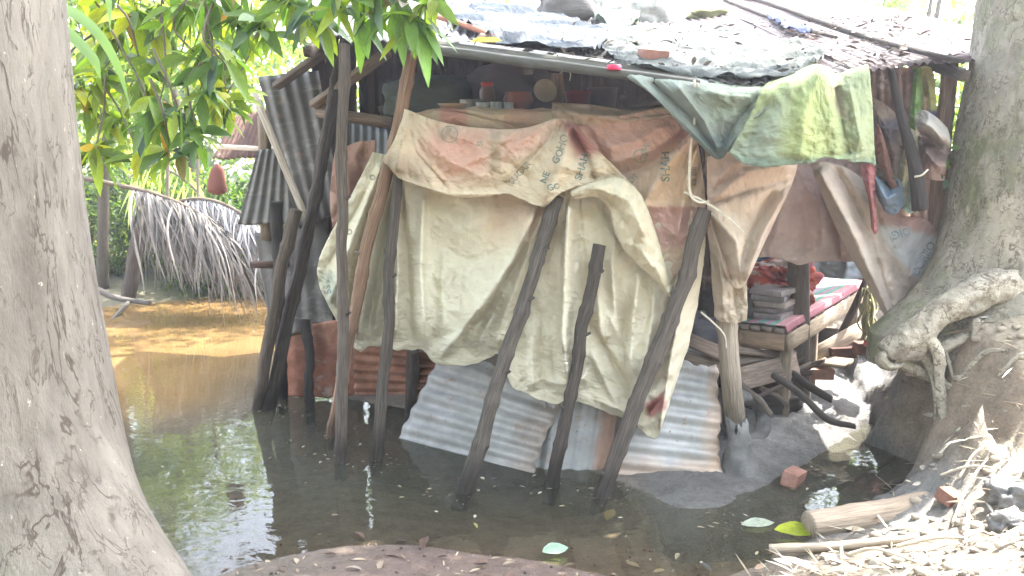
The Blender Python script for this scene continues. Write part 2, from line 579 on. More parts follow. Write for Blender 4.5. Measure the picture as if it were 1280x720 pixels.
def MAT(name, stops, scale=6.0, detail=7, rough=.85, bump=.4, bscale=30.0, bdist=.01, coord='Object', stretch=(1, 1, 1), attr=False,
        metal=0.0, spec=.3, transl=0.0, tcol=None, big=.35, bigscale=1.3, patches=None, rvar=.0, rnd=True, voro=None, crease=None, lines=None):
    """noise-toned surface. patches: (scale, lo, hi, colour, stretch) blotches of another colour"""
    m, t = nt(name)
    vec = coords(t, coord, stretch, rnd)
    fac = noise(t, vec, scale, detail, .65)
    c = ramp(t, fac, stops)
    if attr:
        at = N_(t, 'ShaderNodeAttribute', attribute_name='Col')
        c = mixc(t, c, at.outputs['Color'], 1.0, 'MULTIPLY')
    if big:
        b = noise(t, vec, bigscale, 4, .6)
        c = mixc(t, c, ramp(t, b, [(.3, (1 - big,) * 3), (.7, (1 + big * .4,) * 3)]), 1.0, 'MULTIPLY')
    for p in (patches or []):
        v2 = coords(t, coord, p[4] if len(p) > 4 else stretch, rnd)
        f = ramp(t, noise(t, v2, p[0], 8, .7), [(p[1], (0, 0, 0)), (p[2], (1, 1, 1))])
        c = mixc(t, c, p[3], f)
    lnf = None
    for sc_, wd_, col_, st_ in (lines or []):      # thin wandering cracks, broken up by a second noise
        v2 = coords(t, coord, st_, rnd)
        a1 = N_(t, 'ShaderNodeMath', operation='SUBTRACT'); a1.inputs[1].default_value = .5; t.links.new(noise(t, v2, sc_, 4, .6, .6), a1.inputs[0])
        a2 = N_(t, 'ShaderNodeMath', operation='ABSOLUTE'); t.links.new(a1.outputs[0], a2.inputs[0])
        l1 = N_(t, 'ShaderNodeMapRange'); l1.inputs[1].default_value = wd_; l1.inputs[2].default_value = wd_ * .25; t.links.new(a2.outputs[0], l1.inputs[0])
        l2 = N_(t, 'ShaderNodeMapRange'); l2.inputs[1].default_value = .46; l2.inputs[2].default_value = .56; t.links.new(noise(t, v2, sc_ * .8, 3), l2.inputs[0])
        l3 = N_(t, 'ShaderNodeMath', operation='MULTIPLY'); t.links.new(l1.outputs[0], l3.inputs[0]); t.links.new(l2.outputs[0], l3.inputs[1])
        c = mixc(t, c, col_, l3.outputs[0]); lnf = l3.outputs[0]
    bs = N_(t, 'ShaderNodeBsdfPrincipled')
    t.links.new(c, bs.inputs['Base Color'])
    bs.inputs['Roughness'].default_value = rough; bs.inputs['Metallic'].default_value = metal
    bs.inputs['Specular IOR Level'].default_value = spec
    if rvar:
        mr = N_(t, 'ShaderNodeMapRange'); mr.inputs[3].default_value = rough - rvar; mr.inputs[4].default_value = min(1, rough + rvar)
        t.links.new(noise(t, vec, scale * 1.7, 5), mr.inputs[0]); t.links.new(mr.outputs[0], bs.inputs['Roughness'])
    if bump:
        bf = noise(t, vec, bscale, 8, .7)
        if voro:
            vo = N_(t, 'ShaderNodeTexVoronoi', feature='DISTANCE_TO_EDGE'); vo.inputs['Scale'].default_value = voro[0]
            dv = N_(t, 'ShaderNodeVectorMath', operation='ADD'); nn = N_(t, 'ShaderNodeTexNoise'); nn.inputs['Scale'].default_value = voro[0] * 1.5
            t.links.new(vec, nn.inputs['Vector'])
            sc = N_(t, 'ShaderNodeVectorMath', operation='SCALE'); sc.inputs['Scale'].default_value = voro[2] if len(voro) > 2 else .3
            t.links.new(nn.outputs['Color'], sc.inputs[0]); t.links.new(vec, dv.inputs[0]); t.links.new(sc.outputs[0], dv.inputs[1])
            t.links.new(dv.outputs[0], vo.inputs['Vector'])
            mr = N_(t, 'ShaderNodeMapRange'); mr.inputs[2].default_value = voro[1]
            t.links.new(vo.outputs['Distance'], mr.inputs[0])
            ml = N_(t, 'ShaderNodeMath', operation='MULTIPLY_ADD'); ml.inputs[1].default_value = .5
            t.links.new(bf, ml.inputs[0]); t.links.new(mr.outputs[0], ml.inputs[2]); bf = ml.outputs[0]
        if crease:
            for sc_, am_ in crease:
                cn = noise(t, vec, sc_, 3, .5, .8)
                a1 = N_(t, 'ShaderNodeMath', operation='SUBTRACT'); a1.inputs[1].default_value = .5; t.links.new(cn, a1.inputs[0])
                a2 = N_(t, 'ShaderNodeMath', operation='ABSOLUTE'); t.links.new(a1.outputs[0], a2.inputs[0])
                a3 = N_(t, 'ShaderNodeMath', operation='POWER'); a3.inputs[1].default_value = .6; t.links.new(a2.outputs[0], a3.inputs[0])
                ml = N_(t, 'ShaderNodeMath', operation='MULTIPLY_ADD'); ml.inputs[1].default_value = am_
                t.links.new(a3.outputs[0], ml.inputs[0]); t.links.new(bf, ml.inputs[2]); bf = ml.outputs[0]
        bp = N_(t, 'ShaderNodeBump'); bp.inputs['Strength'].default_value = bump; bp.inputs['Distance'].default_value = bdist
        t.links.new(bf, bp.inputs['Height']); t.links.new(bp.outputs[0], bs.inputs['Normal'])
    out = N_(t, 'ShaderNodeOutputMaterial')
    sh = bs.outputs[0]
    if transl:
        tr = N_(t, 'ShaderNodeBsdfTranslucent')
        if tcol: t.links.new(mixc(t, c, tcol, 1.0, 'MULTIPLY'), tr.inputs[0])
        else: t.links.new(c, tr.inputs[0])
        mx = N_(t, 'ShaderNodeMixShader'); mx.inputs[0].default_value = transl
        t.links.new(sh, mx.inputs[1]); t.links.new(tr.outputs[0], mx.inputs[2]); sh = mx.outputs[0]
    t.links.new(sh, out.inputs['Surface'])
    return m


W1 = (1, 1, 1)
m_bark = MAT('grey bark', [(.25, (.17, .147, .123)), (.5, (.235, .207, .176)), (.75, (.32, .285, .243))], 7, 9, .95, 1.0, 30, .02, 'Object', (1, 1, .35),
             patches=[(2.2, .60, .72, (.31, .28, .225)), (7, .66, .72, (.40, .34, .27), (1, 1, .8)), (3.1, .60, .8, (.19, .19, .125)), (5, .60, .74, (.20, .165, .135), (1, 1, .22)), (24, .61, .67, (.13, .105, .09), (1, 1, .30)), (40, .64, .70, (.50, .45, .38), (1, 1, .6))], attr=True, lines=[(7, .022, (.085, .068, .055), (1, 1, .28)), (15, .028, (.115, .094, .078), (1, 1, .36))])
m_bark2 = MAT('mossy bark', [(.25, (.17, .155, .125)), (.55, (.33, .295, .24)), (.8, (.47, .42, .34))], 6, 9, .95, .9, 30, .02, 'Object', (1, 1, .6),
              patches=[(2.5, .50, .62, (.16, .17, .095)), (5, .6, .7, (.42, .37, .28)), (16, .62, .70, (.40, .41, .33), (1, 1, 1)), (8, .58, .7, (.46, .40, .31))], attr=True, lines=[(12, .03, (.12, .10, .075), (1, 1, .6)), (20, .03, (.15, .13, .1), (1, 1, 1))])
m_root = MAT('weathered root', [(.3, (.17, .145, .115)), (.5, (.40, .355, .285)), (.75, (.58, .53, .44))], 11, 9, .95, 1.0, 26, .03, 'Object', (1, 1, 1), lines=[(9, .03, (.15, .12, .09), (1, 1, 1)), (22, .03, (.2, .165, .12), (1, 1, 1))], patches=[(4, .52, .66, (.24, .215, .16)), (13, .6, .68, (.12, .10, .07)), (8, .62, .7, (.55, .50, .40))])
m_pole = MAT('grey weathered pole', [(.25, (.045, .038, .033)), (.5, (.135, .117, .102)), (.8, (.29, .255, .225))], 5, 8, .9, 1.0, 22, .014, 'UV', (9, 1.2, 1), attr=True,
             patches=[(2.5, .60, .72, (.045, .04, .036), (4, 2, 1)), (4, .66, .76, (.30, .27, .23), (5, 2.5, 1))])
m_timber = MAT('old timber', [(.25, (.10, .085, .07)), (.55, (.23, .195, .165)), (.8, (.34, .30, .255))], 5, 8, .9, .7, 20, .004, 'UV', (14, 1.5, 1), attr=True)
m_darkwood = MAT('dark wood', [(.3, (.035, .028, .024)), (.6, (.085, .065, .05)), (.8, (.14, .11, .085))], 5, 7, .9, .6, 20, .004, 'UV', (12, 1.5, 1), attr=True)  # dark streaky wood tone
m_zinc = MAT('weathered zinc sheet', [(.3, (.23, .227, .22)), (.55, (.325, .322, .315)), (.75, (.42, .417, .41))], 5, 7, .55, .25, 40, .003, 'UV', (1, 1, 1), attr=True, metal=.25, spec=.4,
             patches=[(3.0, .60, .72, (.25, .17, .12)), (8, .60, .72, (.24, .14, .09)), (1.3, .6, .8, (.47, .44, .40)), (22, .64, .69, (.12, .085, .065)), (5, .58, .75, (.27, .25, .22), (.4, 2.5, 1))], rvar=.12, big=.25)
m_rust = MAT('rusted sheet', [(.25, (.075, .042, .03)), (.5, (.17, .092, .062)), (.8, (.30, .195, .145))], 7, 8, .92, .6, 35, .004, 'UV', (1, 1, 1), attr=True,
             patches=[(4, .58, .7, (.30, .26, .23)), (6, .62, .7, (.07, .04, .03))])
m_roofzinc = MAT('sun bleached roof sheet', [(.3, (.05, .046, .046)), (.55, (.092, .086, .088)), (.8, (.14, .132, .135))], 4, 7, .6, .25, 30, .003, 'UV', (1.5, .35, 1), attr=True, metal=.15,
                 patches=[(2.2, .58, .74, (.13, .085, .078), (2.5, .35, 1)), (7, .60, .72, (.05, .042, .036)), (3, .60, .7, (.085, .088, .095), (1, 1, 1))])
tk = dict(crease=[(4, -2.0), (9, -1.4), (19, -.5)], coord='UV', attr=True, rough=.75, spec=.25, big=.09, bigscale=2.2)
m_tarp = MAT('dirty woven tarpaulin', [(.25, (.86, .84, .79)), (.5, (.98, .97, .95)), (.8, (1.06, 1.06, 1.04))], 7, 9, bump=.85, bscale=40, bdist=.016, transl=.22,
             patches=[(3.0, .66, .95, (.40, .31, .20), (2, .7, 1)), (11, .68, .82, (.34, .27, .18)), (5, .68, .90, (.42, .44, .31), (1, .7, 1))], **tk)
m_tarpthin = MAT('thin faded tarpaulin', [(.25, (.78, .76, .74)), (.5, (.97, .96, .94)), (.8, (1.1, 1.1, 1.08))], 6, 9, bump=.85, bscale=40, bdist=.016, transl=.35,
                 patches=[(4, .64, .84, (.24, .20, .17), (2, .7, 1))], **tk)
m_rag = MAT('hung rag cloth', [(.3, (.75, .75, .75)), (.7, (1.08, 1.08, 1.08))], 8, 6, bump=.7, bscale=60, bdist=.008, transl=.15, patches=[(5, .66, .8, (.12, .10, .09))], **tk)
m_ink = MAT('faded green ink', [(.32, (.11, .15, .13)), (.52, (.22, .245, .20)), (.64, (.52, .45, .33))], 30, 6, .85, 0, coord='Object', big=.2)
m_ink2 = MAT('very faded ink', [(.3, (.22, .22, .17)), (.5, (.34, .30, .22)), (.75, (.44, .38, .28))], 30, 6, .85, 0, coord='Object', big=.1)
m_inkblue = MAT('faded blue ink', [(.35, (.26, .30, .34)), (.6, (.36, .38, .40)), (.75, (.45, .43, .42))], 30, 6, .85, 0, coord='Object', big=.1)
m_leaf = MAT('leaf blade', [(.3, (.85, .85, .85)), (.7, (1.15, 1.15, 1.1))], 9, 3, .42, .15, 20, .003, 'UV', attr=True, transl=.42, tcol=(2.3, 2.5, .9), big=.25, bigscale=2.5, spec=.45, patches=[(7, .66, .72, (.13, .10, .035)), (17, .68, .72, (.10, .08, .03))])
m_farleaf = MAT('far leaf', [(.3, (.85, .85, .85)), (.7, (1.15, 1.15, 1.1))], 9, 2, .5, 0, 20, .003, 'UV', attr=True, transl=.55, tcol=(2.6, 2.6, .8), big=0, spec=.3)
m_dryleaf = MAT('dry leaf', [(.3, (.75, .75, .75)), (.7, (1.1, 1.1, 1.1))], 12, 4, .85, .3, 30, .003, 'Object', attr=True, transl=.12, big=0)
m_straw = MAT('dry straw', [(.3, (.8, .8, .8)), (.7, (1.1, 1.1, 1.1))], 14, 3, .9, 0, coord='Object', attr=True, big=0)
m_frond = MAT('dead palm leaf', [(.3, (.8, .8, .8)), (.7, (1.15, 1.15, 1.15))], 14, 4, .7, .2, 40, .003, 'Object', attr=True, transl=.15, big=0)
m_twig = MAT('twig bark', [(.3, (.10, .08, .06)), (.7, (.24, .20, .15))], 12, 5, .9, .4, 40, .003, 'UV', (6, 2, 1), attr=True)
m_stone = MAT('pale stone', [(.3, (.22, .21, .19)), (.7, (.50, .48, .45))], 8, 8, .95, .6, 30, .01, 'Object')
m_brick = MAT('worn brick', [(.3, (.26, .15, .12)), (.7, (.40, .25, .20))], 14, 8, .95, .6, 60, .005, 'Object', attr=True, patches=[(6, .6, .7, (.40, .35, .31))])
m_plastic = MAT('scuffed plastic', [(.3, (.85, .85, .85)), (.7, (1.08, 1.08, 1.08))], 12, 6, .45, .1, 40, .002, 'Object', attr=True, spec=.5, big=.15)
m_tin = MAT('dull tin', [(.3, (.30, .30, .30)), (.7, (.5, .5, .49))], 9, 6, .45, .15, 40, .002, 'Object', attr=True, metal=.5)
m_cord = MAT('pale twine', [(.3, (.45, .40, .32)), (.7, (.65, .60, .5))], 30, 4, .9, .4, 90, .002, 'Object')
m_rubber = MAT('muddy tyre rubber', [(.3, (.05, .05, .05)), (.6, (.16, .155, .15)), (.8, (.26, .25, .235))], 9, 7, .9, .4, 30, .004, 'Object')
m_mud = MAT('wet grey mud', [(.3, (.11, .107, .103)), (.7, (.21, .205, .20))], 14, 9, .6, .8, 30, .015, 'Object', attr=False, spec=.5)

# ground: soil tone from the survey colours, broken up by grit
m_ground, t = nt('ground soil')
vec = coords(t, 'Object', (1, 1, 1), False)
at = N_(t, 'ShaderNodeAttribute', attribute_name='Col')
c = mixc(t, at.outputs['Color'], ramp(t, noise(t, vec, 9, 9, .7), [(.25, (.55, .53, .52)), (.5, (1, 1, 1)), (.8, (1.45, 1.42, 1.38))]), 1.0, 'MULTIPLY')
c = mixc(t, c, ramp(t, noise(t, vec, 55, 6, .8), [(.3, (.6, .58, .56)), (.6, (1.1, 1.1, 1.1)), (.78, (1.6, 1.55, 1.45))]), .8, 'MULTIPLY')
bs = N_(t, 'ShaderNodeBsdfPrincipled'); bs.inputs['Roughness'].default_value = .8; bs.inputs['Specular IOR Level'].default_value = .35
mr = N_(t, 'ShaderNodeMapRange'); mr.inputs[3].default_value = .45; mr.inputs[4].default_value = .98
t.links.new(noise(t, vec, 20, 6), mr.inputs[0]); t.links.new(mr.outputs[0], bs.inputs['Roughness'])
t.links.new(c, bs.inputs['Base Color'])
bp = N_(t, 'ShaderNodeBump'); bp.inputs['Strength'].default_value = .9; bp.inputs['Distance'].default_value = .02
ad = N_(t, 'ShaderNodeMath', operation='ADD'); t.links.new(noise(t, vec, 16, 9, .75), ad.inputs[0]); t.links.new(noise(t, vec, 70, 5, .7), ad.inputs[1])
t.links.new(ad.outputs[0], bp.inputs['Height']); t.links.new(bp.outputs[0], bs.inputs['Normal'])
out = N_(t, 'ShaderNodeOutputMaterial'); t.links.new(bs.outputs[0], out.inputs['Surface'])

# pond water: clear film over silt, browner and denser towards the open left side
m_water, t = nt('pond water')
tc = N_(t, 'ShaderNodeTexCoord')
sx = N_(t, 'ShaderNodeSeparateXYZ'); t.links.new(tc.outputs['Object'], sx.inputs[0])
mr = N_(t, 'ShaderNodeMapRange'); mr.inputs[1].default_value = -1.6; mr.inputs[2].default_value = -2.8
t.links.new(sx.outputs[0], mr.inputs[0])
my = N_(t, 'ShaderNodeMapRange'); my.inputs[1].default_value = 5.6; my.inputs[2].default_value = 7.0
t.links.new(sx.outputs[1], my.inputs[0])
mm = N_(t, 'ShaderNodeMath', operation='MULTIPLY'); t.links.new(mr.outputs[0], mm.inputs[0]); t.links.new(my.outputs[0], mm.inputs[1])
silt = mixc(t, (.10, .10, .078), (.16, .10, .042), mm.outputs[0])
n_ = noise(t, tc.outputs['Object'], 1.1, 5)
silt = mixc(t, silt, ramp(t, n_, [(.3, (.7, .7, .7)), (.7, (1.25, 1.25, 1.25))]), 1.0, 'MULTIPLY')
df = N_(t, 'ShaderNodeBsdfDiffuse'); t.links.new(silt, df.inputs[0])
tp = N_(t, 'ShaderNodeBsdfTransparent'); tp.inputs[0].default_value = (.88, .86, .76, 1)
mx = N_(t, 'ShaderNodeMixShader')
mf = N_(t, 'ShaderNodeMapRange'); mf.inputs[3].default_value = .32; mf.inputs[4].default_value = .85
t.links.new(mm.outputs[0], mf.inputs[0])
ms = N_(t, 'ShaderNodeMapRange'); ms.inputs[1].default_value = 4.0; ms.inputs[2].default_value = 5.4; ms.inputs[3].default_value = .22; ms.inputs[4].default_value = 1.0   # thinner silt over the shallows
t.links.new(sx.outputs[1], ms.inputs[0])
mq = N_(t, 'ShaderNodeMath', operation='MULTIPLY'); t.links.new(mf.outputs[0], mq.inputs[0]); t.links.new(ms.outputs[0], mq.inputs[1]); t.links.new(mq.outputs[0], mx.inputs[0])
t.links.new(tp.outputs[0], mx.inputs[1]); t.links.new(df.outputs[0], mx.inputs[2])
gl = N_(t, 'ShaderNodeBsdfGlossy'); gl.inputs['Roughness'].default_value = .02
bp = N_(t, 'ShaderNodeBump'); bp.inputs['Strength'].default_value = .11; bp.inputs['Distance'].default_value = .02
mp = N_(t, 'ShaderNodeMapping'); mp.inputs['Scale'].default_value = (1, 1.6, 1); t.links.new(tc.outputs['Object'], mp.inputs[0])
t.links.new(noise(t, mp.outputs[0], 4.5, 3, .5, .6), bp.inputs['Height']); t.links.new(bp.outputs[0], gl.inputs['Normal'])
fr = N_(t, 'ShaderNodeFresnel'); fr.inputs[0].default_value = 1.36; t.links.new(bp.outputs[0], fr.inputs['Normal'])
m2 = N_(t, 'ShaderNodeMixShader'); t.links.new(fr.outputs[0], m2.inputs[0]); t.links.new(mx.outputs[0], m2.inputs[1]); t.links.new(gl.outputs[0], m2.inputs[2])
out = N_(t, 'ShaderNodeOutputMaterial'); t.links.new(m2.outputs[0], out.inputs['Surface'])

# ------------------------------------------------------------------ ground sheet
GP = []   # surveyed spot heights x,y,z


def gpx(l, z):
    for a, b in l:
        GP.append(tuple(G(a, b, z)))


gpx([(250, 722), (340, 700), (480, 682), (600, 694), (720, 712), (830, 732), (950, 712), (985, 690), (1015, 668), (1130, 606), (1163, 585)], 0.0)      # near shoreline
gpx([(1165, 478), (1120, 508), (1062, 544), (1005, 582), (945, 618), (895, 640), (850, 640), (790, 616)], 0.0); gpx([(1140, 478), (1090, 508), (1040, 538), (985, 568), (930, 600), (880, 615)], .09)                                                     # mud bank edge
gpx([(440, 500), (500, 508), (560, 520), (660, 545), (740, 575)], 0.0)
gpx([(320, 655), (450, 640), (600, 655), (720, 672), (850, 690), (950, 665), (1020, 620)], -0.07); gpx([(330, 610), (450, 605), (600, 625), (720, 645)], -.15)
gpx([(330, 580), (480, 590), (640, 610), (800, 645), (960, 620), (1080, 570), (1130, 540), (1150, 510)], -0.25)
gpx([(400, 710), (520, 705), (640, 714)], .05)
gpx([(900, 560), (960, 545)], .16); gpx([(1000, 500), (1040, 500), (920, 520)], .26); gpx([(1090, 470), (1130, 450), (1060, 440)], .33)
GP += [(-.4, 3.2, .22), (.4, 3.2, .25), (-1.4, 3.2, .25), (1.0, 3.25, .22), (-.4, 2.2, .5), (1, 2.0, .6), (0, .3, .62), (-2, 1, .62), (2, .5, .65)]
GP += [(-1.8, 2.8, .30), (-2.8, 3.0, .30), (-2.5, 4.0, -.05), (-1.5, 3.75, .02), (-3.5, 4.4, 0), (-4.5, 3.0, .35), (-6.5, 4.5, .3)]
# right bank and its undercut edge
for (a, b, z) in [(1182, 470, .72), (1200, 430, .93), (1250, 400, 1.08), (1215, 405, 1.04), (1230, 500, .72), (1270, 460, .88), (1190, 560, .34), (1230, 570, .38), (1270, 560, .48), (1190, 620, .22), (1260, 620, .35),
                  (1130, 660, .14), (1060, 690, .13), (1100, 712, .22), (1200, 690, .32), (1270, 700, .42), (1020, 706, .08), (1275, 355, 1.22), (1178, 505, .52)]:
    GP.append(tuple(G(a, b, z)))
GP += [(2.62, 5.35, -.15), (2.58, 5.75, -.2), (2.60, 6.1, -.12), (2.72, 6.6, .05), (2.9, 5.9, .9), (3.05, 6.3, .75), (3.5, 6.0, 1.2), (3.5, 5.4, 1.2), (3.15, 5.7, 1.1), (4.6, 5.5, 1.25), (4.2, 4.5, .75), (3.8, 3.2, .62), (3.2, 2.4, .55), (3.3, 7.2, .5), (4.5, 7.5, .75), (5.5, 3, .9)]
# beneath and behind the shack
GP += [(-.5, 7.3, .12), (.5, 6.9, .14), (1.2, 6.4, .18), (1.6, 7.0, .28), (2.3, 7.4, .36), (0, 8.5, .25), (1.5, 8.8, .35), (3, 9, .45), (-1.6, 7.6, .02), (-2.1, 7.9, -.06), (-1.0, 8.6, .12), (-1.8, 9.6, .0), (-1.2, 10.8, .15), (0, 11, .35), (2, 12, .5)]
GP += [(-3.2, 6.2, -.45), (-4, 7.5, -.5), (-3, 8.8, -.45), (-4.5, 9.8, -.45), (-2.4, 6.5, -.35), (-1.6, 6.3, -.3), (-.9, 5.9, -.3), (-2.2, 5.2, -.3), (-6, 8, -.5), (-6.5, 6, -.4), (-3, 10.6, -.25)]
GP += [tuple(G(a, b, 0)) for a, b in [(110, 386), (190, 379), (260, 372), (330, 366)]]
GP += [(-6.5, 13.2, .4), (-4.8, 13.2, .4), (-3, 13.0, .4), (-9, 11, .3), (-9, 7, .3), (-8.5, 5, .35), (-5, 16, .7), (-1, 15, .6), (3, 15, .7), (8, 10, .9), (8, 4, 1.0), (0, -4, .8), (-8, -3, .7), (8, -4, 1.0)]
for k in range(14):
    a = k / 14 * 6.283; GP.append((26 * math.cos(a), 8 + 26 * math.sin(a), .9))
GPa = np.array(GP)
S_ = GPa[:, :2]
D_ = np.linalg.norm(S_[:, None] - S_[None], axis=2)
K_ = D_                       # linear radial spline: no overshoot
A_ = np.block([[K_ + 1e-3 * np.eye(len(S_)) * -1, np.ones((len(S_), 1))], [np.ones((1, len(S_))), np.zeros((1, 1))]])
w_ = np.linalg.solve(A_, np.append(GPa[:, 2], 0))


def hraw(x, y):
    x, y = np.asarray(x, float), np.asarray(y, float)
    d = np.sqrt((x[..., None] - S_[:, 0]) ** 2 + (y[..., None] - S_[:, 1]) ** 2)
    h = d @ w_[:-1] + w_[-1]
    far = sstep(20, 30, np.hypot(x, y - 8))
    return np.clip(h, -.7, 1.4) * (1 - far) + .9 * far


def mudmask(x, y, h):
    m = sstep(.55, 1.0, x) * sstep(3.9, 4.6, y) * sstep(2.85, 2.6, x - .7 * sstep(5.7, 6.1, y)) * sstep(8.2, 7.2, y)
    return np.clip(m, 0, 1)


MUD = [tuple(G(a, b, 0)[:2]) for a, b in [(735, 590), (790, 612), (850, 634), (895, 634), (945, 612), (1003, 579), (1062, 543), (1120, 508), (1168, 476), (1185, 440)]] + [(3.3, 7.6), (3.0, 8.6), (.2, 8.6), (.0, 7.0)]


def hgt(x, y):
    x, y = np.asarray(x, float), np.asarray(y, float)
    h = hraw(x, y)
    md, _ = seg_dist(x, y, MUD + [MUD[0]])
    ins = in_poly(x, y, MUD)
    slo = .10 + .24 * sstep(1.25, 1.75, x)
    mh = np.where(ins, np.minimum(slo * md, .20 + .12 * md), -.5 * md)
    near = sstep(3.2, 2.9, x)
    h = np.where(ins, np.maximum(np.minimum(h, np.maximum(mh, 0) + .12 * (1 - near) + .9 * (1 - near)), mh), np.where((md < .6) & (mudmask(x, y, h) > .5) & (x < 2.5), np.minimum(h, np.maximum(mh, -.25)), h))
    q = np.stack([x, y, 0 * x], -1)
    calm = 1 - .65 * sstep(5.0, 4.4, y) * sstep(1.4, 1.0, x)
    h = h + calm * (.04 * (fbm(q * 2.3, 3) - .5) + .02 * (fbm(q * 9 + 7, 4) - .5))
    mm_ = mudmask(x, y, h)
    h = h + mm_ * ((.03 + .06 * sstep(1.7, 2.3, x)) * (fbm(q * 13 + 3, 4, True) - .6) + .022 * (fbm(q * 34 + 5, 3, True) - .6)) * sstep(-.05, .06, h)
    bank = sstep(2.5, 2.75, x - .0 * y) * sstep(2, 3.2, y)
    h = h + bank * .10 * (fbm(q * 6 + 11, 4) - .5) + bank * .05 * (fbm(q * 19 + 2, 3) - .5)
    return h


def spaced(lo, a, b, hi, fine, k):
    near = np.arange(a, b, fine)
    out1 = b + np.cumsum(fine * 1.16 ** np.arange(1, k)); out1 = out1[out1 < hi]
    out0 = a - np.cumsum(fine * 1.16 ** np.arange(1, k)); out0 = out0[out0 > lo][::-1]
    return np.concatenate([[lo], out0, near, out1, [hi]])


gx = spaced(-160, -4.2, 4.2, 160, .034, 60); gy = spaced(-60, 2.6, 7.6, 320, .030, 60)
X_, Y_ = np.meshgrid(gx, gy)
Z_ = np.zeros_like(X_)
for r in range(0, len(gy), 20):
    Z_[r:r + 20] = hgt(X_[r:r + 20], Y_[r:r + 20])
q_ = np.stack([X_, Y_, 0 * X_], -1)
soil = np.tile(np.array([.20, .165, .13]), X_.shape + (1,))
bed = sstep(.03, -.10, Z_)
red = sstep(1.6, .2, np.abs(X_ + .2)) * sstep(4.9, 4.2, Y_)
soil = soil * (1 - red[..., None]) + np.array([.185, .13, .108]) * red[..., None]
wet = sstep(.14, .02, Z_)[..., None] * (1 - mudmask(X_, Y_, Z_))[..., None]
soil = soil * (1 - wet * .2)
mk_ = mudmask(X_, Y_, Z_)[..., None]
soil = soil * (1 - mk_) + np.array([.205, .2, .196]) * mk_ * (1 - .45 * sstep(.12, .0, Z_))[..., None]
gr = ((.6 + .4 * sstep(.4, .6, fbm(q_ * .7, 4))) * sstep(10.5, 11.3, Y_))[..., None]
soil = soil * (1 - gr) + np.array([.065, .075, .032]) * gr
bank = (sstep(2.4, 2.75, X_) * sstep(8.0, 7.0, Y_) * sstep(.02, .2, Z_) * (1 - sstep(5.7, 6.0, Y_) * sstep(.62, .5, Z_)))[..., None]
soil = soil * (1 - bank) + np.array([.36, .305, .235]) * bank
steep = np.hypot(*np.gradient(Z_, gy, gx))
ex = sstep(.8, 1.8, steep)[..., None] * bank
soil = soil * (1 - ex) + np.array([.25, .195, .145]) * ex
shal = bed[..., None] * red[..., None]
soil = soil * (1 + .75 * shal)
g = Geo().add(np.stack([X_, Y_, Z_], -1).reshape(-1, 3), grid_faces(len(gx), len(gy)), None, soil.reshape(-1, 3))
tag(mk('ground', g, m_ground, base=(0, 0, 0)), kind='structure')

g = Geo().add([(-14, 1.5, 0), (4, 1.5, 0), (4, 14.5, 0), (-14, 14.5, 0)], [(0, 1, 2, 3)])
tag(mk('pond_water', g, m_water, base=(0, 0, 0)), kind='structure')

# ------------------------------------------------------------------ sky, sun, camera
SUN_EL, SUN_AZ = R(58), R(61)
wd = bpy.data.worlds.new('World'); scene.world = wd; wd.use_nodes = True
wt = wd.node_tree; bg = wt.nodes['Background']
sk = wt.nodes.new('ShaderNodeTexSky'); sk.sky_type = 'NISHITA'; sk.sun_disc = False; sk.sun_elevation = SUN_EL; sk.sun_rotation = SUN_AZ
sk.dust_density = 2.5; sk.air_density = 1.2; sk.altitude = 0
hs = wt.nodes.new('ShaderNodeHueSaturation'); hs.inputs['Saturation'].default_value = .5
wt.links.new(sk.outputs[0], hs.inputs['Color']); wt.links.new(hs.outputs[0], bg.inputs[0]); bg.inputs[1].default_value = .15
sun = bpy.data.lights.new('sun', 'SUN'); sun.energy = 2.3; sun.angle = R(.6); sun.color = (1, .955, .87)
so = bpy.data.objects.new('sun', sun); COL.objects.link(so)
sd = Vector((math.sin(SUN_AZ) * math.cos(SUN_EL), math.cos(SUN_AZ) * math.cos(SUN_EL), math.sin(SUN_EL)))
so.rotation_euler = (-sd).to_track_quat('-Z', 'Y').to_euler(); so.location = (8, 18, 24)
cam = bpy.data.cameras.new('camera'); cam.sensor_width = 36; cam.lens = 36 * FPX / 1280; cam.clip_end = 1000; cam.clip_start = .05
co = bpy.data.objects.new('camera', cam); COL.objects.link(co); co.location = (0, 0, EYE); co.rotation_euler = (R(80), 0, 0)
scene.camera = co
vs_ = scene.view_settings; vs_.view_transform = 'Standard'; vs_.look = 'None'; vs_.gamma = 1; vs_.exposure = 3.85; vs_.use_curve_mapping = False
scene.cycles.use_denoising = True
try: scene.cycles.denoiser = 'OPENIMAGEDENOISE'
except Exception: pass
scene.cycles.max_bounces = 6; scene.cycles.transparent_max_bounces = 12; scene.cycles.caustics_reflective = False; scene.cycles.caustics_refractive = False
scene.cycles.sample_clamp_indirect = .35
scene.cycles.use_adaptive_sampling = False

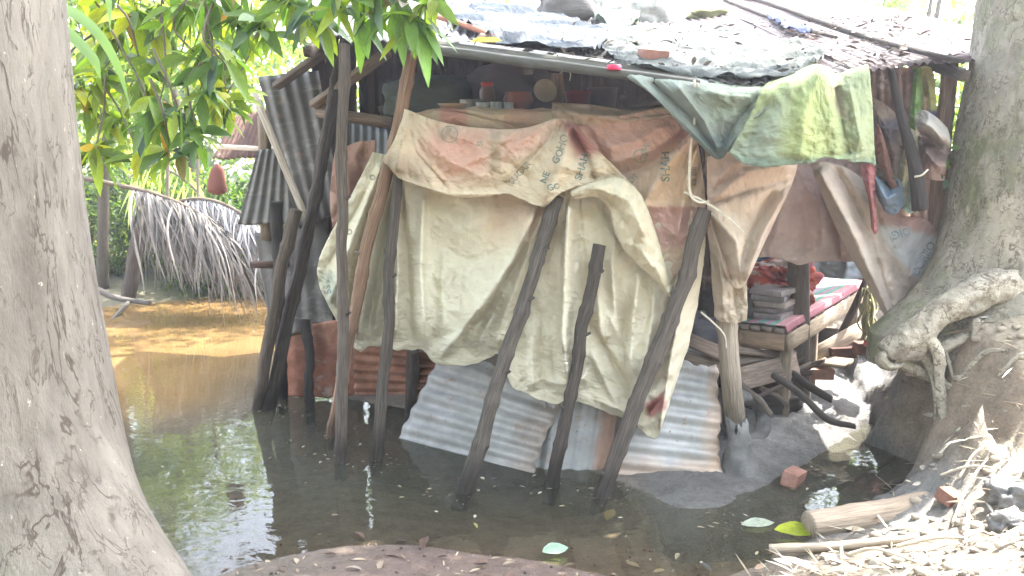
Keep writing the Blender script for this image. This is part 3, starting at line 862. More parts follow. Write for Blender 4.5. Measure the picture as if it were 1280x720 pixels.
# haze volume added to lift the darks like veiling glare
hz = bpy.data.meshes.new('haze')
x0, x1, y0, y1, z0, z1 = -45, 45, -30, 60, -1.7, 12.0
hz.from_pydata([(x0, y0, z0), (x1, y0, z0), (x1, y1, z0), (x0, y1, z0), (x0, y0, z1), (x1, y0, z1), (x1, y1, z1), (x0, y1, z1)], [], [(3, 2, 1, 0), (4, 5, 6, 7), (0, 1, 5, 4), (1, 2, 6, 5), (2, 3, 7, 6), (3, 0, 4, 7)])
ho = bpy.data.objects.new('haze', hz); COL.objects.link(ho); ho['kind'] = 'stuff'; ho['label'] = 'thin haze added for a veiling glare around the shack'
m_haze, t = nt('haze air')
pv = N_(t, 'ShaderNodeVolumePrincipled'); pv.inputs['Density'].default_value = .0038; pv.inputs['Color'].default_value = (.95, .95, 1, 1); pv.inputs['Anisotropy'].default_value = .55
out = N_(t, 'ShaderNodeOutputMaterial'); t.links.new(pv.outputs[0], out.inputs['Volume'])
hz.materials.append(m_haze)
# ------------------------------------------------------------------ big trees
def trunk(g, pts, rads, n=150, m=220, fis=.012, lobes=(), seed=0.0, vs=.45, fr=7, colfn=None):
    pts = np.asarray(pts, float)
    c = catmull(pts, m); rr = np.interp(np.linspace(0, len(pts) - 1, m), np.arange(len(pts)), rads)
    a = np.linspace(0, 2 * np.pi, n, endpoint=False)[None] * np.ones((m, 1))
    z = c[:, 2][:, None] + 0 * a
    r = rr[:, None] + 0 * a
    for (ang, wid, amt, z0, z1) in lobes:       # root flares
        d = np.abs((a - ang + np.pi) % (2 * np.pi) - np.pi)
        r = r + amt * np.exp(-(d / wid) ** 2) * np.clip((z1 - z) / (z1 - z0), 0, 1.05) ** 2.2
    q = np.stack([np.cos(a) * r, np.sin(a) * r, z * vs], -1) + seed * 13
    r = r * (1 + .07 * (fbm(q * 1.6, 3) - .5) * 2)
    q2 = np.stack([np.cos(a) * r, np.sin(a) * r, z * vs], -1) + seed * 5
    wr = fbm(q2 * 3, 2)[..., None] * np.array([.35, .35, .0])
    crack = fbm((q2 + wr) * fr, 3, True)
    r = r - fis * sstep(.76, .95, crack) + fis * .5 * (fbm(q2 * 14 * np.array([1, 1, 1.6]), 4) - .5) * 2
    V = np.stack([c[:, 0][:, None] + np.cos(a) * r, c[:, 1][:, None] + np.sin(a) * r, z], -1)
    Fs = [(i * n + j, i * n + (j + 1) % n, (i + 1) * n + (j + 1) % n, (i + 1) * n + j) for i in range(m - 1) for j in range(n)]
    C = np.ones((m, n, 3)) * (1 - .18 * sstep(.77, .95, crack))[..., None]
    if colfn: C = C * colfn(a, z)
    g.add(V.reshape(-1, 3), Fs, np.stack([a / 6.28, z], -1).reshape(-1, 2), C.reshape(-1, 3))
    return g


MANGO = [(.030, .075, .018), (.045, .10, .022), (.07, .13, .025), (.025, .06, .025), (.11, .16, .02)]
YEL = [(.11, .16, .018), (.16, .20, .02), (.07, .13, .02), (.05, .09, .02)]
DEEP = [(.025, .055, .018), (.04, .075, .02), (.06, .10, .02), (.09, .12, .025)]


def crown(name, mat, centers, radius, per, L, pal, parent, droop=.3, st=4, up=.0, flat=.7, ratio=.28, wts=None, col=None):
    g = Geo()
    k = len(centers) * per
    ctr = np.repeat(np.asarray(centers, float), per, 0)
    rad = np.repeat(np.broadcast_to(radius, (len(centers),)), per)
    d = rand_dirs(k)
    off = d * (RNG.random(k) ** .45 * rad)[:, None]; off[:, 2] *= flat
    B = ctr + off
    D = nrm(d + .8 * RNG.normal(size=(k, 3)) + np.array([0, 0, up]))
    Nn = nrm(rand_dirs(k) * .7 + np.array([0, 0, 1.0]))
    l = L * (.65 + .7 * RNG.random(k))
    leaves(g, B, D, Nn, l, l * ratio, droop, leafcols(k, pal, wts), st)
    return mk(name, g, mat, parent)


def blob_centers(c, r, n, shell=.5):
    d = rand_dirs(n); s = RNG.random(n) ** (1 / 3) * (1 - shell) + shell * RNG.random(n) ** .2
    return np.asarray(c, float) + d * s[:, None] * np.asarray(r, float)


# mango tree at the left, its trunk close to the viewer
lt = thing('mango_tree', 'huge grey fissured trunk at the left edge with leafy mango branches hanging before the roof', 'tree', (-1.95, 2.9, .25))
g = Geo()
trunk(g, [(-1.99, 2.92, -.15), (-1.99, 2.92, .45), (-2.0, 2.92, 1.1), (-2.02, 2.92, 1.7), (-2.03, 2.92, 2.4), (-2.0, 2.95, 3.2), (-1.7, 3.05, 4.3), (-1.5, 3.2, 5.2)],
      [.60, .585, .545, .525, .52, .52, .46, .40], 420, 330, .005, [(-.3, .5, .85, .2, 1.50), (-1.5, .5, .22, .2, 1.0), (1.6, .6, .3, .2, 1.1), (3.2, .5, .3, .2, 1.0)], 1.0, .34, 8.5)
mk('trunk', g, m_bark, lt)
g = Geo()
limbs = [[(-1.5, 3.2, 5.1), (-.6, 3.6, 5.6), (.4, 3.7, 5.9), (1.5, 3.2, 6.2)], [(-1.5, 3.2, 5.1), (-2.6, 4.2, 5.7), (-3.2, 5.0, 5.4), (-3.4, 5.4, 4.6)], [(-1.5, 3.2, 5.0), (-1.9, 1.8, 6.2), (-1.8, .4, 6.8)],
         [(-1.55, 3.2, 5.0), (-1.3, 4.0, 5.0), (-1.1, 4.6, 4.5), (-1.0, 4.8, 3.9)], [(-1.6, 3.1, 4.8), (-3, 2.6, 6.0), (-4.5, 2.4, 6.4)]]
for k, l in enumerate(limbs):
    tube(g, l, [.20, .13, .08, .05][:len(l)] if len(l) == 4 else [.2, .12, .05], 12, 30, .12, 3, k + 1)
mk('limb', g, m_bark, lt)
# twigs carrying whorls of hanging leaves: tip positions surveyed
WH = [(390, 42, 4.3), (360, 20, 4.4), (425, 22, 4.2), (455, 40, 4.2), (500, 36, 4.15), (522, 50, 4.15), (478, 8, 4.2), (330, 52, 4.4), (300, 40, 4.6), (280, 100, 4.5), (262, 75, 4.7), (230, 30, 4.8),
      (250, 135, 4.6), (225, 165, 4.6), (200, 150, 4.7), (195, 95, 5.0), (170, 35, 5.0), (245, 185, 4.6), (212, 205, 4.7), (150, 175, 5.2), (135, 110, 5.3), (120, 205, 5.0), (175, 215, 5.0), (540, 20, 4.15), (415, -20, 4.3), (300, -20, 4.5), (220, -20, 4.8), (440, 5, 4.2), (270, 20, 4.6), (200, 60, 4.9), (145, 60, 5.1), (120, 30, 5.2), (250, 95, 4.7), (180, 125, 5.0), (110, 150, 5.2), (185, 175, 4.8)]
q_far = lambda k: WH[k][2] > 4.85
for k in range(34):
    WH.append((RNG.uniform(95, 330), RNG.uniform(-25, 165) , RNG.uniform(4.9, 5.9)))
WH = [q for q in WH if not (q[0] > 285 and q[1] > 95)]
gl_, gt_ = Geo(), Geo()
for k, (a, b, Y) in enumerate(WH):
    tip = P(a, b - 22, Y)
    src = tip + np.array([.12 * RNG.normal(), .12 * RNG.normal(), .30 + .25 * RNG.random()])
    mid = .5 * (src + tip) + RNG.normal(size=3) * .05
    tube(gt_, [src, mid, tip], [.007, .006, .004], 6, 12, 0, seed=k)
    nl = int(RNG.integers(12, 19))
    ph = RNG.random(nl) * 6.283
    el = RNG.uniform(-1.3, .35, nl)
    D = np.stack([np.cos(ph) * np.cos(el), np.sin(ph) * np.cos(el), np.sin(el)], -1)
    Bq = tip + RNG.normal(size=(nl, 3)) * .025
    l = RNG.uniform(.09, .23, nl)
    Nn = nrm(np.stack([np.cos(ph) * .5, np.sin(ph) * .5 - .5, .6 + 0 * ph], -1) + .4 * RNG.normal(size=(nl, 3)))
    pal = [(.06, .115, .03), (.09, .16, .032), (.14, .215, .035), (.04, .08, .045), (.22, .27, .035), (.16, .12, .05)]
    cs = leafcols(nl, pal, [.20, .25, .27, .10, .16, .02], .18)
    if q_far(k): cs = cs * np.array([1.5, 1.25, .8])  # farther leaves yellowed in colour, painting in the backlight
    if k in (8,): cs[:2] = np.array([.45, .20, .02])
    if k in (25,): cs[:1] = np.array([.42, .36, .04])
    if k in (14,): cs[:2] = np.array([.35, .17, .03])
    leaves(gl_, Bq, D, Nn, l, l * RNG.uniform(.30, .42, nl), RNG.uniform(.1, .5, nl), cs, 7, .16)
mk('hanging_twigs', gt_, m_twig, lt)
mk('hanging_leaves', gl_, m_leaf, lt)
cc = [c for c in np.vstack([blob_centers((-1.8, 1.4, 6.4), (3.8, 3.0, 1.4), 80), blob_centers((.5, 4.9, 6.6), (2.3, 1.8, .7), 110), blob_centers((1.2, 4.4, 6.3), (1.4, 1.1, .6), 130, .1), blob_centers((2.6, 5.9, 6.6), (2.0, .9, .5), 80, .1), blob_centers((-3.4, 4.6, 5.6), (1.6, 1.2, .8), 18)]) if c[2] > 2.9 + .22 * c[1] + .75]  # unseen crown, extra leaf masses added to shade the trunk and front shore
crown('crown', m_leaf, cc, .62, 46, .21, MANGO, lt, .35, 4)

# right tree on the bank with bared roots
rt = thing('bank_tree', 'mossy tree trunk with pale bared roots growing on the right bank beside the shack', 'tree', (3.45, 5.75, .85))
g = Geo()
trunk(g, [(3.48, 5.74, .70), (3.48, 5.73, .92), (3.48, 5.72, 1.25), (3.50, 5.72, 1.9), (3.53, 5.73, 2.6), (3.57, 5.75, 3.4), (3.6, 5.7, 4.6), (3.8, 5.5, 5.8)],
      [.60, .585, .55, .535, .51, .49, .46, .40], 260, 260, .012, [(3.25, .42, .42, .95, 1.75), (4.1, .40, .30, .95, 1.65), (5.2, .4, .25, .95, 1.6), (1.5, .7, .2, .9, 1.5)], 3.0, .8, 5.0)
mk('trunk', g, m_bark2, rt)


def root(pts, rads, nm='root', n=16, seed=1.0, rough=.22, mat=None):
    g = Geo(); w = [P(a, b, Y) for a, b, Y in pts]
    w = np.array(w); hh_ = hgt(w[:, 0], w[:, 1])
    if not nm.startswith('rootlet') and seed not in (1, 12, 13):
        w[:, 2] = np.where((hh_ > .45) & (w[:, 0] > 2.85), hh_ + .01, w[:, 2])
    tube(g, w, rads, n, int(12 * len(pts)), rough, 8, seed, jag=.02)
    # knots
    o = mk(nm, g, mat or m_root, rt)
    return o


root([(1300, 350, 5.45), (1255, 358, 5.32), (1215, 370, 5.24), (1182, 386, 5.2), (1155, 408, 5.18), (1132, 428, 5.18), (1108, 442, 5.18)], [.15, .12, .105, .10, .095, .105, .085], n=30, seed=1, rough=.45)
root([(1310, 376, 5.25), (1270, 360, 5.22), (1240, 352, 5.27), (1215, 345, 5.35)], [.09, .07, .075, .09], n=20, seed=2, rough=.4)
root([(1150, 415, 5.15), (1172, 440, 5.1), (1174, 490, 5.1), (1183, 540, 5.08), (1186, 580, 5.02)], [.05, .036, .028, .024, .016], seed=4, rough=.4)
root([(1142, 425, 5.18), (1160, 452, 5.16), (1188, 482, 5.12), (1222, 516, 5.03), (1250, 536, 4.93)], [.05, .036, .026, .018, .01], seed=5, rough=.4)
root([(1112, 446, 5.2), (1142, 460, 5.22), (1180, 478, 5.22)], [.05, .045, .03], seed=7, rough=.4)
root([(1170, 440, 5.2), (1203, 496, 5.2), (1206, 545, 5.16), (1196, 580, 5.1)], [.04, .034, .024, .015], seed=8, rough=.4)
root([(1110, 440, 5.16), (1102, 448, 5.13), (1112, 458, 5.12), (1128, 456, 5.13)], [.03, .04, .035, .012], seed=13, rough=.6)
root([(1186, 520, 5.08), (1215, 512, 4.98), (1262, 520, 4.85), (1300, 500, 4.8)], [.016, .013, .012, .01], seed=10)
root([(1195, 470, 5.1), (1205, 492, 5.1), (1195, 525, 5.12), (1205, 565, 5.05)], [.03, .025, .02, .012], seed=11)
for k, (a, b, c, d) in enumerate([(1182, 440, 1190, 500), (1168, 455, 1184, 520), (1196, 500, 1180, 560), (1188, 540, 1175, 600), (1160, 456, 1168, 530), (1205, 478, 1212, 540), (1174, 470, 1170, 555)]):
    root([(a, b, 5.16), ((a + c) / 2 + 4, (b + d) / 2, 5.10), (c, d, 5.12)], [.013, .010, .004], 'rootlet', 8, 20 + k)
g = Geo()
for k, l in enumerate([[(3.8, 5.5, 5.7), (3.2, 5.0, 6.6), (2.2, 4.5, 7.2)], [(3.8, 5.5, 5.7), (4.8, 5.2, 6.5), (6.0, 5.0, 7)], [(3.8, 5.5, 5.7), (4, 4.3, 6.7), (4, 3, 7.3)]]):
    tube(g, l, [.25, .15, .06], 12, 26, .1, 3, k + 40)
mk('limb', g, m_bark2, rt)
crown('crown', m_leaf, blob_centers((3.2, 3.9, 7.3), (3.4, 2.0, 1.2), 74), .62, 42, .17, MANGO, rt, .3, 4)
# creeper leaves on the trunk foot
g = Geo()
for (a, b) in [(1176, 195), (1180, 205), (1184, 188), (1178, 215)]:
    k = 5; leaves(g, np.tile(P(a, b, 5.75), (k, 1)) + RNG.normal(size=(k, 3)) * .03, rand_dirs(k), rand_dirs(k) + [0, -1, .5], .07, .05, .2, leafcols(k, YEL), 4)
mk('creeper', g, m_leaf, rt)

# ------------------------------------------------------------------ far vegetation
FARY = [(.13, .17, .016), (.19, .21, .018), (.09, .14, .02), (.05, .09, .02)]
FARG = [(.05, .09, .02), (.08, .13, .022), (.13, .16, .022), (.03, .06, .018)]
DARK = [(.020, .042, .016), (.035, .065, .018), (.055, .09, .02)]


def shrub(name, label, cat, c, r, n, per, L, pal, stems=4, group=None, rad=.42, ratio=.42, shell=.5):
    c = np.asarray(c, float); r = np.asarray(r, float)
    z0 = float(hgt(c[0], c[1]))
    o = thing(name, label, cat, (c[0], c[1], z0), group)
    g = Geo()
    for k in range(stems):
        top = c + RNG.normal(size=3) * r * .45
        b = np.array([c[0] + .15 * RNG.normal(), c[1] + .1 * RNG.normal(), z0 - .1])
        tube(g, [b, .5 * (b + top) + RNG.normal(size=3) * .15, top], [.04, .028, .012] if cat != 'tree' else [.085, .07, .025], 8, 14, .1, 4, k, col=np.array([.42, .42, .40]))
    mk('stem' if cat != 'tree' else 'trunk', g, m_twig, o)
    cs = blob_centers(c, r, n, shell); cs[:, 2] = np.maximum(cs[:, 2], z0 + .1)
    crown('foliage' if cat != 'tree' else 'crown', m_farleaf, cs, rad, per, L, pal, o, .25, 3, ratio=ratio)
    return o


B1 = 'bushes on the far side of the pond'
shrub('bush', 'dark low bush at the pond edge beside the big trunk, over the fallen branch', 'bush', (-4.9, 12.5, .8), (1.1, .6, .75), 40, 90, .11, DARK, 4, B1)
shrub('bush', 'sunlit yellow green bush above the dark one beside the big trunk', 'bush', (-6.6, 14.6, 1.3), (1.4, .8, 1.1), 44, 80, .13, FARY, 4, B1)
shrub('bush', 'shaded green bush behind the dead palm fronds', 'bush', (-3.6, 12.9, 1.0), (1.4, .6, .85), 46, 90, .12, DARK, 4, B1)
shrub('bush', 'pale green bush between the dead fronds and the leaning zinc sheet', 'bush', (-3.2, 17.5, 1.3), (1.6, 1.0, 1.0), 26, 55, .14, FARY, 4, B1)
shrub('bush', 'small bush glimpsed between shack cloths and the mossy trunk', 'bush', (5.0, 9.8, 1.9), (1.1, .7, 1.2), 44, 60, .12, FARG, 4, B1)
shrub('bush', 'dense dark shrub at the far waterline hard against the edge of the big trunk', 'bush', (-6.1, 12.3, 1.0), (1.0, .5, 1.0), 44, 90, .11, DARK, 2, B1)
B2 = 'trees beyond the pond'
shrub('broadleaf_tree', 'bright backlit yellow tree in the gap under the hanging mango leaves', 'tree', (-5.6, 15.5, 3.6), (2.0, 1.4, 1.8), 56, 70, .17, FARY, 1, B2, .6)
shrub('broadleaf_tree', 'green tree rising close beside the big trunk at upper left', 'tree', (-5.6, 11.6, 3.7), (.9, 1.0, 1.3), 26, 58, .18, FARG, 1, B2, .5)
shrub('broadleaf_tree', 'tall tree behind the mango leaves above the shack corner', 'tree', (-3.0, 19.5, 5.2), (2.8, 1.6, 2.6), 46, 60, .2, FARG, 3, B2, .75)
shrub('broadleaf_tree', 'tree showing over the back edge of the roof left of the stones', 'tree', (.4, 19, 5.3), (2.6, 1.4, 2.2), 40, 60, .2, FARG, 3, B2, .75)
shrub('broadleaf_tree', 'tree showing over the roof behind the pale stone', 'tree', (4.6, 21, 5.6), (3.0, 1.4, 2.2), 40, 60, .2, FARY, 3, B2, .75)
shrub('broadleaf_tree', 'farthest tree closing the view at the left behind the yellow tree', 'tree', (-10.5, 20, 4.5), (3.4, 1.6, 3.4), 56, 60, .22, FARG, 3, B2, .9)
shrub('broadleaf_tree', 'tree hidden behind the roof, placed to close the sky gap mirrored in the pond', 'tree', (7.9, 17, 4.8), (2.4, 1.6, 3.0), 50, 60, .2, FARG, 3, B2, .8)  # set here to block a sky gap reflected in the water
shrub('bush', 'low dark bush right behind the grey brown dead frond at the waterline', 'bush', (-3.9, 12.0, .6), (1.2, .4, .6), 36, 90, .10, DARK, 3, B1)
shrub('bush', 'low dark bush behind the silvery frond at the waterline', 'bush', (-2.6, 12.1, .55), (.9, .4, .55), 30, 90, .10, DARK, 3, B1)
shrub('broadleaf_tree', 'unseen tall tree added behind the shack to shade the pond', 'tree', (-1.2, 12.2, 6.8), (2.6, 1.2, 1.4), 26, 60, .2, FARG, 2, B2, .6)  # added out of view so its crown shades the left water
# unseen trees added behind the viewer to shut off the low sky
g = Geo()
for k in range(30):
    a = R(100 + 160 * k / 29 + RNG.normal() * 2); d = RNG.uniform(8, 12)
    c = np.array([d * math.sin(a), 1 + d * math.cos(a), 0])
    for h in (1.2, 3.2, 5.2, 7.2):
        n = 110
        B = c + [0, 0, h] + RNG.normal(size=(n, 3)) * [1.0, 1.0, 1.0]
        leaves(g, B, rand_dirs(n), rand_dirs(n) + [0, 0, 1], .45, .26, .2, leafcols(n, DARK), 3)
tag(mk('grove', g, m_farleaf, base=(0, -8, .8)), 'unseen grove added behind the viewer to block low sky light', 'wood', kind='stuff')
# a far wood that reads as one mass
g = Geo()
for k in range(70):
    a = R(-75 + 150 * k / 69 + RNG.normal() * 2); d = RNG.uniform(27, 36)
    c = np.array([d * math.sin(a), d * math.cos(a), 0])
    for h in (1.5, 3.5, 5.5):
        n = 90
        B = c + [0, 0, h] + RNG.normal(size=(n, 3)) * [1.3, 1.0, 1.1]
        leaves(g, B, rand_dirs(n), rand_dirs(n) + [0, 0, 1], .5, .3, .2, leafcols(n, FARG), 3)
tag(mk('far_wood', g, m_farleaf, base=(0, 30, .9)), 'bright hazy wood closing the view behind the pond', 'wood', kind='stuff')
# undergrowth on far bank
g = Geo(); n = 5200
x = RNG.uniform(-11, -1, n); y = 12.5 + RNG.random(n) ** 1.5 * 8
B = np.stack([x, y, hgt(x, y)], -1)
ls = RNG.uniform(.12, .38, n)
leaves(g, B, nrm(np.stack([RNG.normal(size=n) * .4, RNG.normal(size=n) * .4, np.ones(n)], -1)), rand_dirs(n), ls, ls * .10, .3, leafcols(n, FARY), 4)
tag(mk('undergrowth', g, m_farleaf, base=(-5, 14, .4)), 'sunlit grass and weeds on the far bank', 'undergrowth', kind='stuff')

# strap leaved palm behind the big trunk
pt = thing('young_palm', 'young palm half hidden behind the big trunk with long strap leaves drooping at the top', 'palm', (-3.05, 4.6, .1))
g = Geo(); tube(g, [(-3.05, 4.6, 0), (-3.0, 4.6, 1.4), (-2.95, 4.55, 2.7)], [.09, .075, .05], 12, 30, .15, 9, 3); mk('stem', g, m_twig, pt)
g = Geo()
for pts, w in [([(70, 8, 4.5), (95, 18, 4.45), (125, 45, 4.4), (148, 85, 4.4), (163, 135, 4.4)], .055), ([(70, 30, 4.5), (95, 50, 4.45), (118, 75, 4.4), (126, 100, 4.4)], .06), ([(60, 2, 4.55), (110, -30, 4.5), (134, -8, 4.45), (138, 40, 4.4)], .05)]:
    p = catmull([P(*q) for q in pts], 18)
    T = nrm(np.gradient(p, axis=0)); Sd = nrm(np.cross(T, [0, -1, .35])); Nn = np.cross(Sd, T)
    f = np.linspace(0, 1, 18); ww = w * np.interp(f, [0, .2, .7, 1], [.6, 1, .75, .03])[:, None]
    V = np.stack([p - Sd * ww * .5 + Nn * ww * .12, p, p + Sd * ww * .5 + Nn * ww * .12], 1)
    g.add(V.reshape(-1, 3), grid_faces(3, 18), None, np.array([.17, .25, .13]))
mk('leaf', g, m_leaf, pt)


# dead palm fronds sagging into the pond
def frond(label, rach, nleaf, length, col, seed, Ybase, drop=1.0, w=.03, t0=.1):
    p = catmull([P(*q) for q in rach], 60)
    o = thing('dead_palm_frond', label, 'palm frond', p[-1] * [1, 1, 0], 'dead palm fronds')
    g = Geo(); tube(g, p[::4], [.032, .026, .014], 8, 40, .1, 4, seed, col=np.array([.6, .55, .5])); mk('midrib', g, m_twig, o)
    g = Geo()
    T = nrm(np.gradient(p, axis=0))
    for k in range(nleaf):
        f = t0 + (1 - t0) * k / nleaf; i = int(f * 59)
        s = 1 if k % 2 else -1
        L = length * (.6 + .5 * RNG.random()) * (1 - .25 * f)
        b = p[i]
        out_ = nrm(np.array([.15 * RNG.normal() + .25 * T[i][0], -.35 * s + .2 * RNG.normal(), .30 + .2 * RNG.random()]))
        m = 10; tt = np.linspace(0, 1, m)[:, None]
        q = b + out_ * L * .35 * np.sin(tt * 1.4) + np.array([0.12 * RNG.normal() + .12, .04 * RNG.normal(), -drop]) * L * tt ** 1.25 + np.array([.05, 0, 0]) * np.sin(tt * 5 + k)
        z = hgt(q[:, 0], q[:, 1]); q[:, 2] = np.maximum(q[:, 2], -.05)
        ww = w * (.6 + .8 * RNG.random()) * np.interp(tt[:, 0], [0, .2, .8, 1], [.5, 1, .7, .1])[:, None]
        an = RNG.random() * 3.14; sd = np.array([math.cos(an), math.sin(an) * .6, .1])
        V = np.stack([q - sd * ww, q + np.array([0, -.4, .2]) * ww, q + sd * ww], 1)
        c = np.array(col) * (.45 + .9 * RNG.random())
        g.add(V.reshape(-1, 3), grid_faces(3, m), None, c)
    mk('leaflets', g, m_frond, o)
    return o


frond('grey brown dead palm frond sagging into the pond, nearer the big trunk', [(100, 222, 10.6), (150, 232, 10.5), (195, 243, 10.4), (240, 262, 10.3), (285, 300, 10.2)], 420, 1.65, (.21, .185, .165), 1, 10.4, t0=.34, w=.015)
frond('silvery sunlit dead palm frond arching next to the leaning zinc sheet', [(205, 262, 10.9), (235, 250, 10.8), (270, 252, 10.6), (305, 270, 10.4), (335, 300, 10.2)], 360, 1.3, (.46, .43, .42), 2, 10.6, t0=.15, w=.013)
# pale living frond behind
o = thing('palm_frond', 'pale green palm frond fanning up behind the dead fronds', 'palm frond', P(215, 262, 11.6) * [1, 1, 0], None)
g = Geo()
p = catmull([P(262, 262, 11.5), P(235, 228, 11.5), P(195, 208, 11.5), P(160, 222, 11.4)], 40)
tube(g, p, [.02, .01], 6, 30); mk('midrib', g, m_twig, o)
g = Geo()
for k in range(44):
    i = int(k / 44 * 39)
    d = nrm(np.array([-.5 + .2 * RNG.normal(), .3 * RNG.normal(), 1.0 if k % 2 else -.9]))
    leaves(g, p[i:i + 1], d[None], [[0, -1, .3]], .55, .035, .35, [(.30, .34, .20)], 6)
mk('leaflets', g, m_farleaf, o)
tb = tag(mk('snag', tube(Geo(), [P(158, 392, 11.4), P(172, 300, 11.3), P(186, 262, 11.2)], [.10, .09, .06], 12, 30, .2, 4, 3), m_darkwood), 'dark slanting dead stem standing behind the grey brown frond', 'dead stem')
for k, (pts, r, lab) in enumerate([([(208, 330, 11.2), (210, 190, 11.2)], .028, 'thin upright stake behind the dead fronds, left of the pale one'), ([(248, 330, 11), (247, 180, 11)], .022, 'thin pale upright stake beside the hanging red bag')]):
    tag(mk('stake', tube(Geo(), [P(*q) for q in pts], [r, r * .8], 8, 20, .1, 5, k), m_twig), lab, 'stake', 'stakes behind the fronds')
br = thing('fallen_branch', 'grey fallen branch reaching out of the far bank into the pond', 'branch', P(120, 365, 11) * [1, 1, 0])
g = Geo(); tube(g, [P(60, 340, 11.0), P(112, 358, 10.9), P(145, 372, 10.8), P(188, 379, 10.7)], [.05, .045, .04, .03], 10, 40, .15, 6, 4); mk('stem', g, m_pole, br)
g = Geo(); tube(g, [P(162, 377, 10.75), G(135, 405, -.05)], [.03, .02], 8, 20, .15, 6, 5); mk('fork', g, m_pole, br)
# red bag hanging
o = thing('hanging_bag', 'small rust red bag hanging from the lean-to behind the zinc sheet', 'bag', P(271, 245, 9.0))
g = Geo()
V = []
for i, f in enumerate(np.linspace(0, 1, 14)):
    for j, a in enumerate(np.linspace(0, 6.283, 18, endpoint=False)):
        w = np.interp(f, [0, .15, .6, .92, 1], [.02, .06, .095, .105, .02]); c = P(271 + 2 * f, 205 + 38 * f, 9.0)
        V.append(c + [w * math.cos(a) * (1 + .15 * math.cos(3 * a + 4 * f)), .5 * w * math.sin(a), .012 * math.sin(2 * a) * f])
Fs = [(i * 18 + j, i * 18 + (j + 1) % 18, (i + 1) * 18 + (j + 1) % 18, (i + 1) * 18 + j) for i in range(13) for j in range(18)]
g.add(V, Fs, None, np.array([.19, .07, .052])); mk('sack', g, m_rag, o)
g = Geo(); tube(g, [P(271, 206, 9.0), P(268, 190, 9.0), P(266, 172, 9.0)], [.006, .006], 6, 12); mk('cord', g, m_cord, o)
# ------------------------------------------------------------------ the shack
sh = thing('shack', 'ramshackle waterside shack of poles and zinc sheets with an open front under a cluttered roof', 'shack', (.6, 6.8, .1))
FE = np.array([(300, 40, 5.95), (440, 52, 5.7), (525, 62, 5.55), (640, 77, 5.42), (760, 93, 5.3), (870, 107, 5.25), (985, 112, 5.28), (1090, 90, 5.45), (1200, 78, 5.75), (1340, 68, 6.1)], float)


def fe(px):
    return P(px, np.interp(px, FE[:, 0], FE[:, 1]), np.interp(px, FE[:, 0], FE[:, 2]))


SL = .235
edges = [300, 425, 540, 655, 775, 885, 985, 1085, 1180, 1330]


def roof_z(x, y):
    f = np.array([fe(p) for p in np.linspace(300, 1340, 60)])
    yf = np.interp(x, f[:, 0], f[:, 1]); zf = np.interp(x, f[:, 0], f[:, 2])
    return zf + SL * (y - yf)


for k in range(9):
    a, b = fe(edges[k] - 8), fe(edges[k + 1] + 8)
    dy = 3.9 if k < 5 else 11.0
    lift = .004 + .012 * (k % 2)
    jit = RNG.normal(size=4) * .006
    dx = [0, 0, .02, -.03, .02, .05, -.04, .03, 0][k]
    c00 = a + [0, -.02 * (k % 3), lift + jit[0]]; c10 = b + [0, -.02 * (k % 3), lift + jit[1]]
    c01 = a + [dx, dy, dy * SL + lift + jit[2]]; c11 = b + [dx, dy, dy * SL + lift + jit[3]]
    tint = [(.9, .9, .92), (1, 1, 1), (.95, .97, 1), (1, 1, 1), (.97, .96, .94), (1, .95, .94), (1.0, .80, .79), (.95, .66, .65), (.95, .64, .63)][k]
    g = Geo(); corr(g, c01, c11, c10, c00, .076, .010, .03, 0, .014, k + 3.1, 6, lambda u, v, p, tint=tint: np.ones(u.shape + (3,)) * np.array(tint), 34)
    mk('roof_sheet', g, m_roofzinc, sh, solid=.002)
# folded pale eave strip
p = np.array([fe(x) for x in np.linspace(512, 872, 90)])
V = []
for dx_, dz_ in [(.30, .105), (.20, .078), (.13, .070), (.125, .055), (.06, .046), (.055, .034), (-.01, .030), (-.035, .018), (-.04, -.012), (-.03, -.030)]:
    w = .004 * np.stack([0 * p[:, 0], n1(p[:, 0] * 5, dx_ * 9), n1(p[:, 0] * 4, dx_ * 7 + 2) * 1.5], -1)
    V.append(p + np.array([0, dx_ - .035, dz_ + .006]) + w * 2)
g = Geo().add(np.stack(V, 1).reshape(-1, 3), grid_faces(10, 90), np.stack([np.broadcast_to(np.linspace(0, .3, 10), (90, 10)), np.broadcast_to(p[:, 0][:, None], (90, 10))], -1).reshape(-1, 2), np.array([1.0, 1.02, .80]))
mk('eave_strip', g, m_roofzinc, sh, solid=.003)


def pole_part(nm, pts, rads, mat=m_pole, n=14, seed=1.0, knots=4, col=None, rough=.14, parent=sh, m=None, jag=.02):
    g = Geo(); tube(g, pts, rads, n, m, rough, 5, seed, col, jag, knots); return mk(nm, g, mat, parent)


# posts
cp = pole_part('corner_post', [G(924, 575, -.2), P(916, 500, 5.58), P(909, 410, 5.56), P(903, 330, 5.55), P(893, 215, 5.52), P(885, 118, 5.5)], [.085, .068, .064, .060, .055, .05], m_timber, 18, 2, 3, np.array([1.5, 1.45, 1.35]))
g = Geo(); b = G(924, 572, .12)
tube(g, [b + [0.02, 0, -.2], b + [0, 0, .02], b + [-.01, 0, .14], b + [-.02, .01, .22]], [.15, .095, .076, .066], 22, 30, .3, 9, 4, jag=.06); mk('mud_coat', g, m_mud, cp)
sq = G(1003, 492, .2)
g = Geo(); plank(g, sq + [0, 0, -.3], P(996, 110, sq[1]), .135, .13, (0, 1, 0), np.array([.62, .62, .62]), .004, 3); mk('square_post', g, m_timber, sh)
g = Geo(); plank(g, P(512, 560, 6.6) * [1, 1, 0] + [0, 0, -.2], P(531, 72, 6.7), .09, .08, (0, 1, 0), np.array([.9, .85, .8]), .006, 5); mk('post', g, m_darkwood, sh)
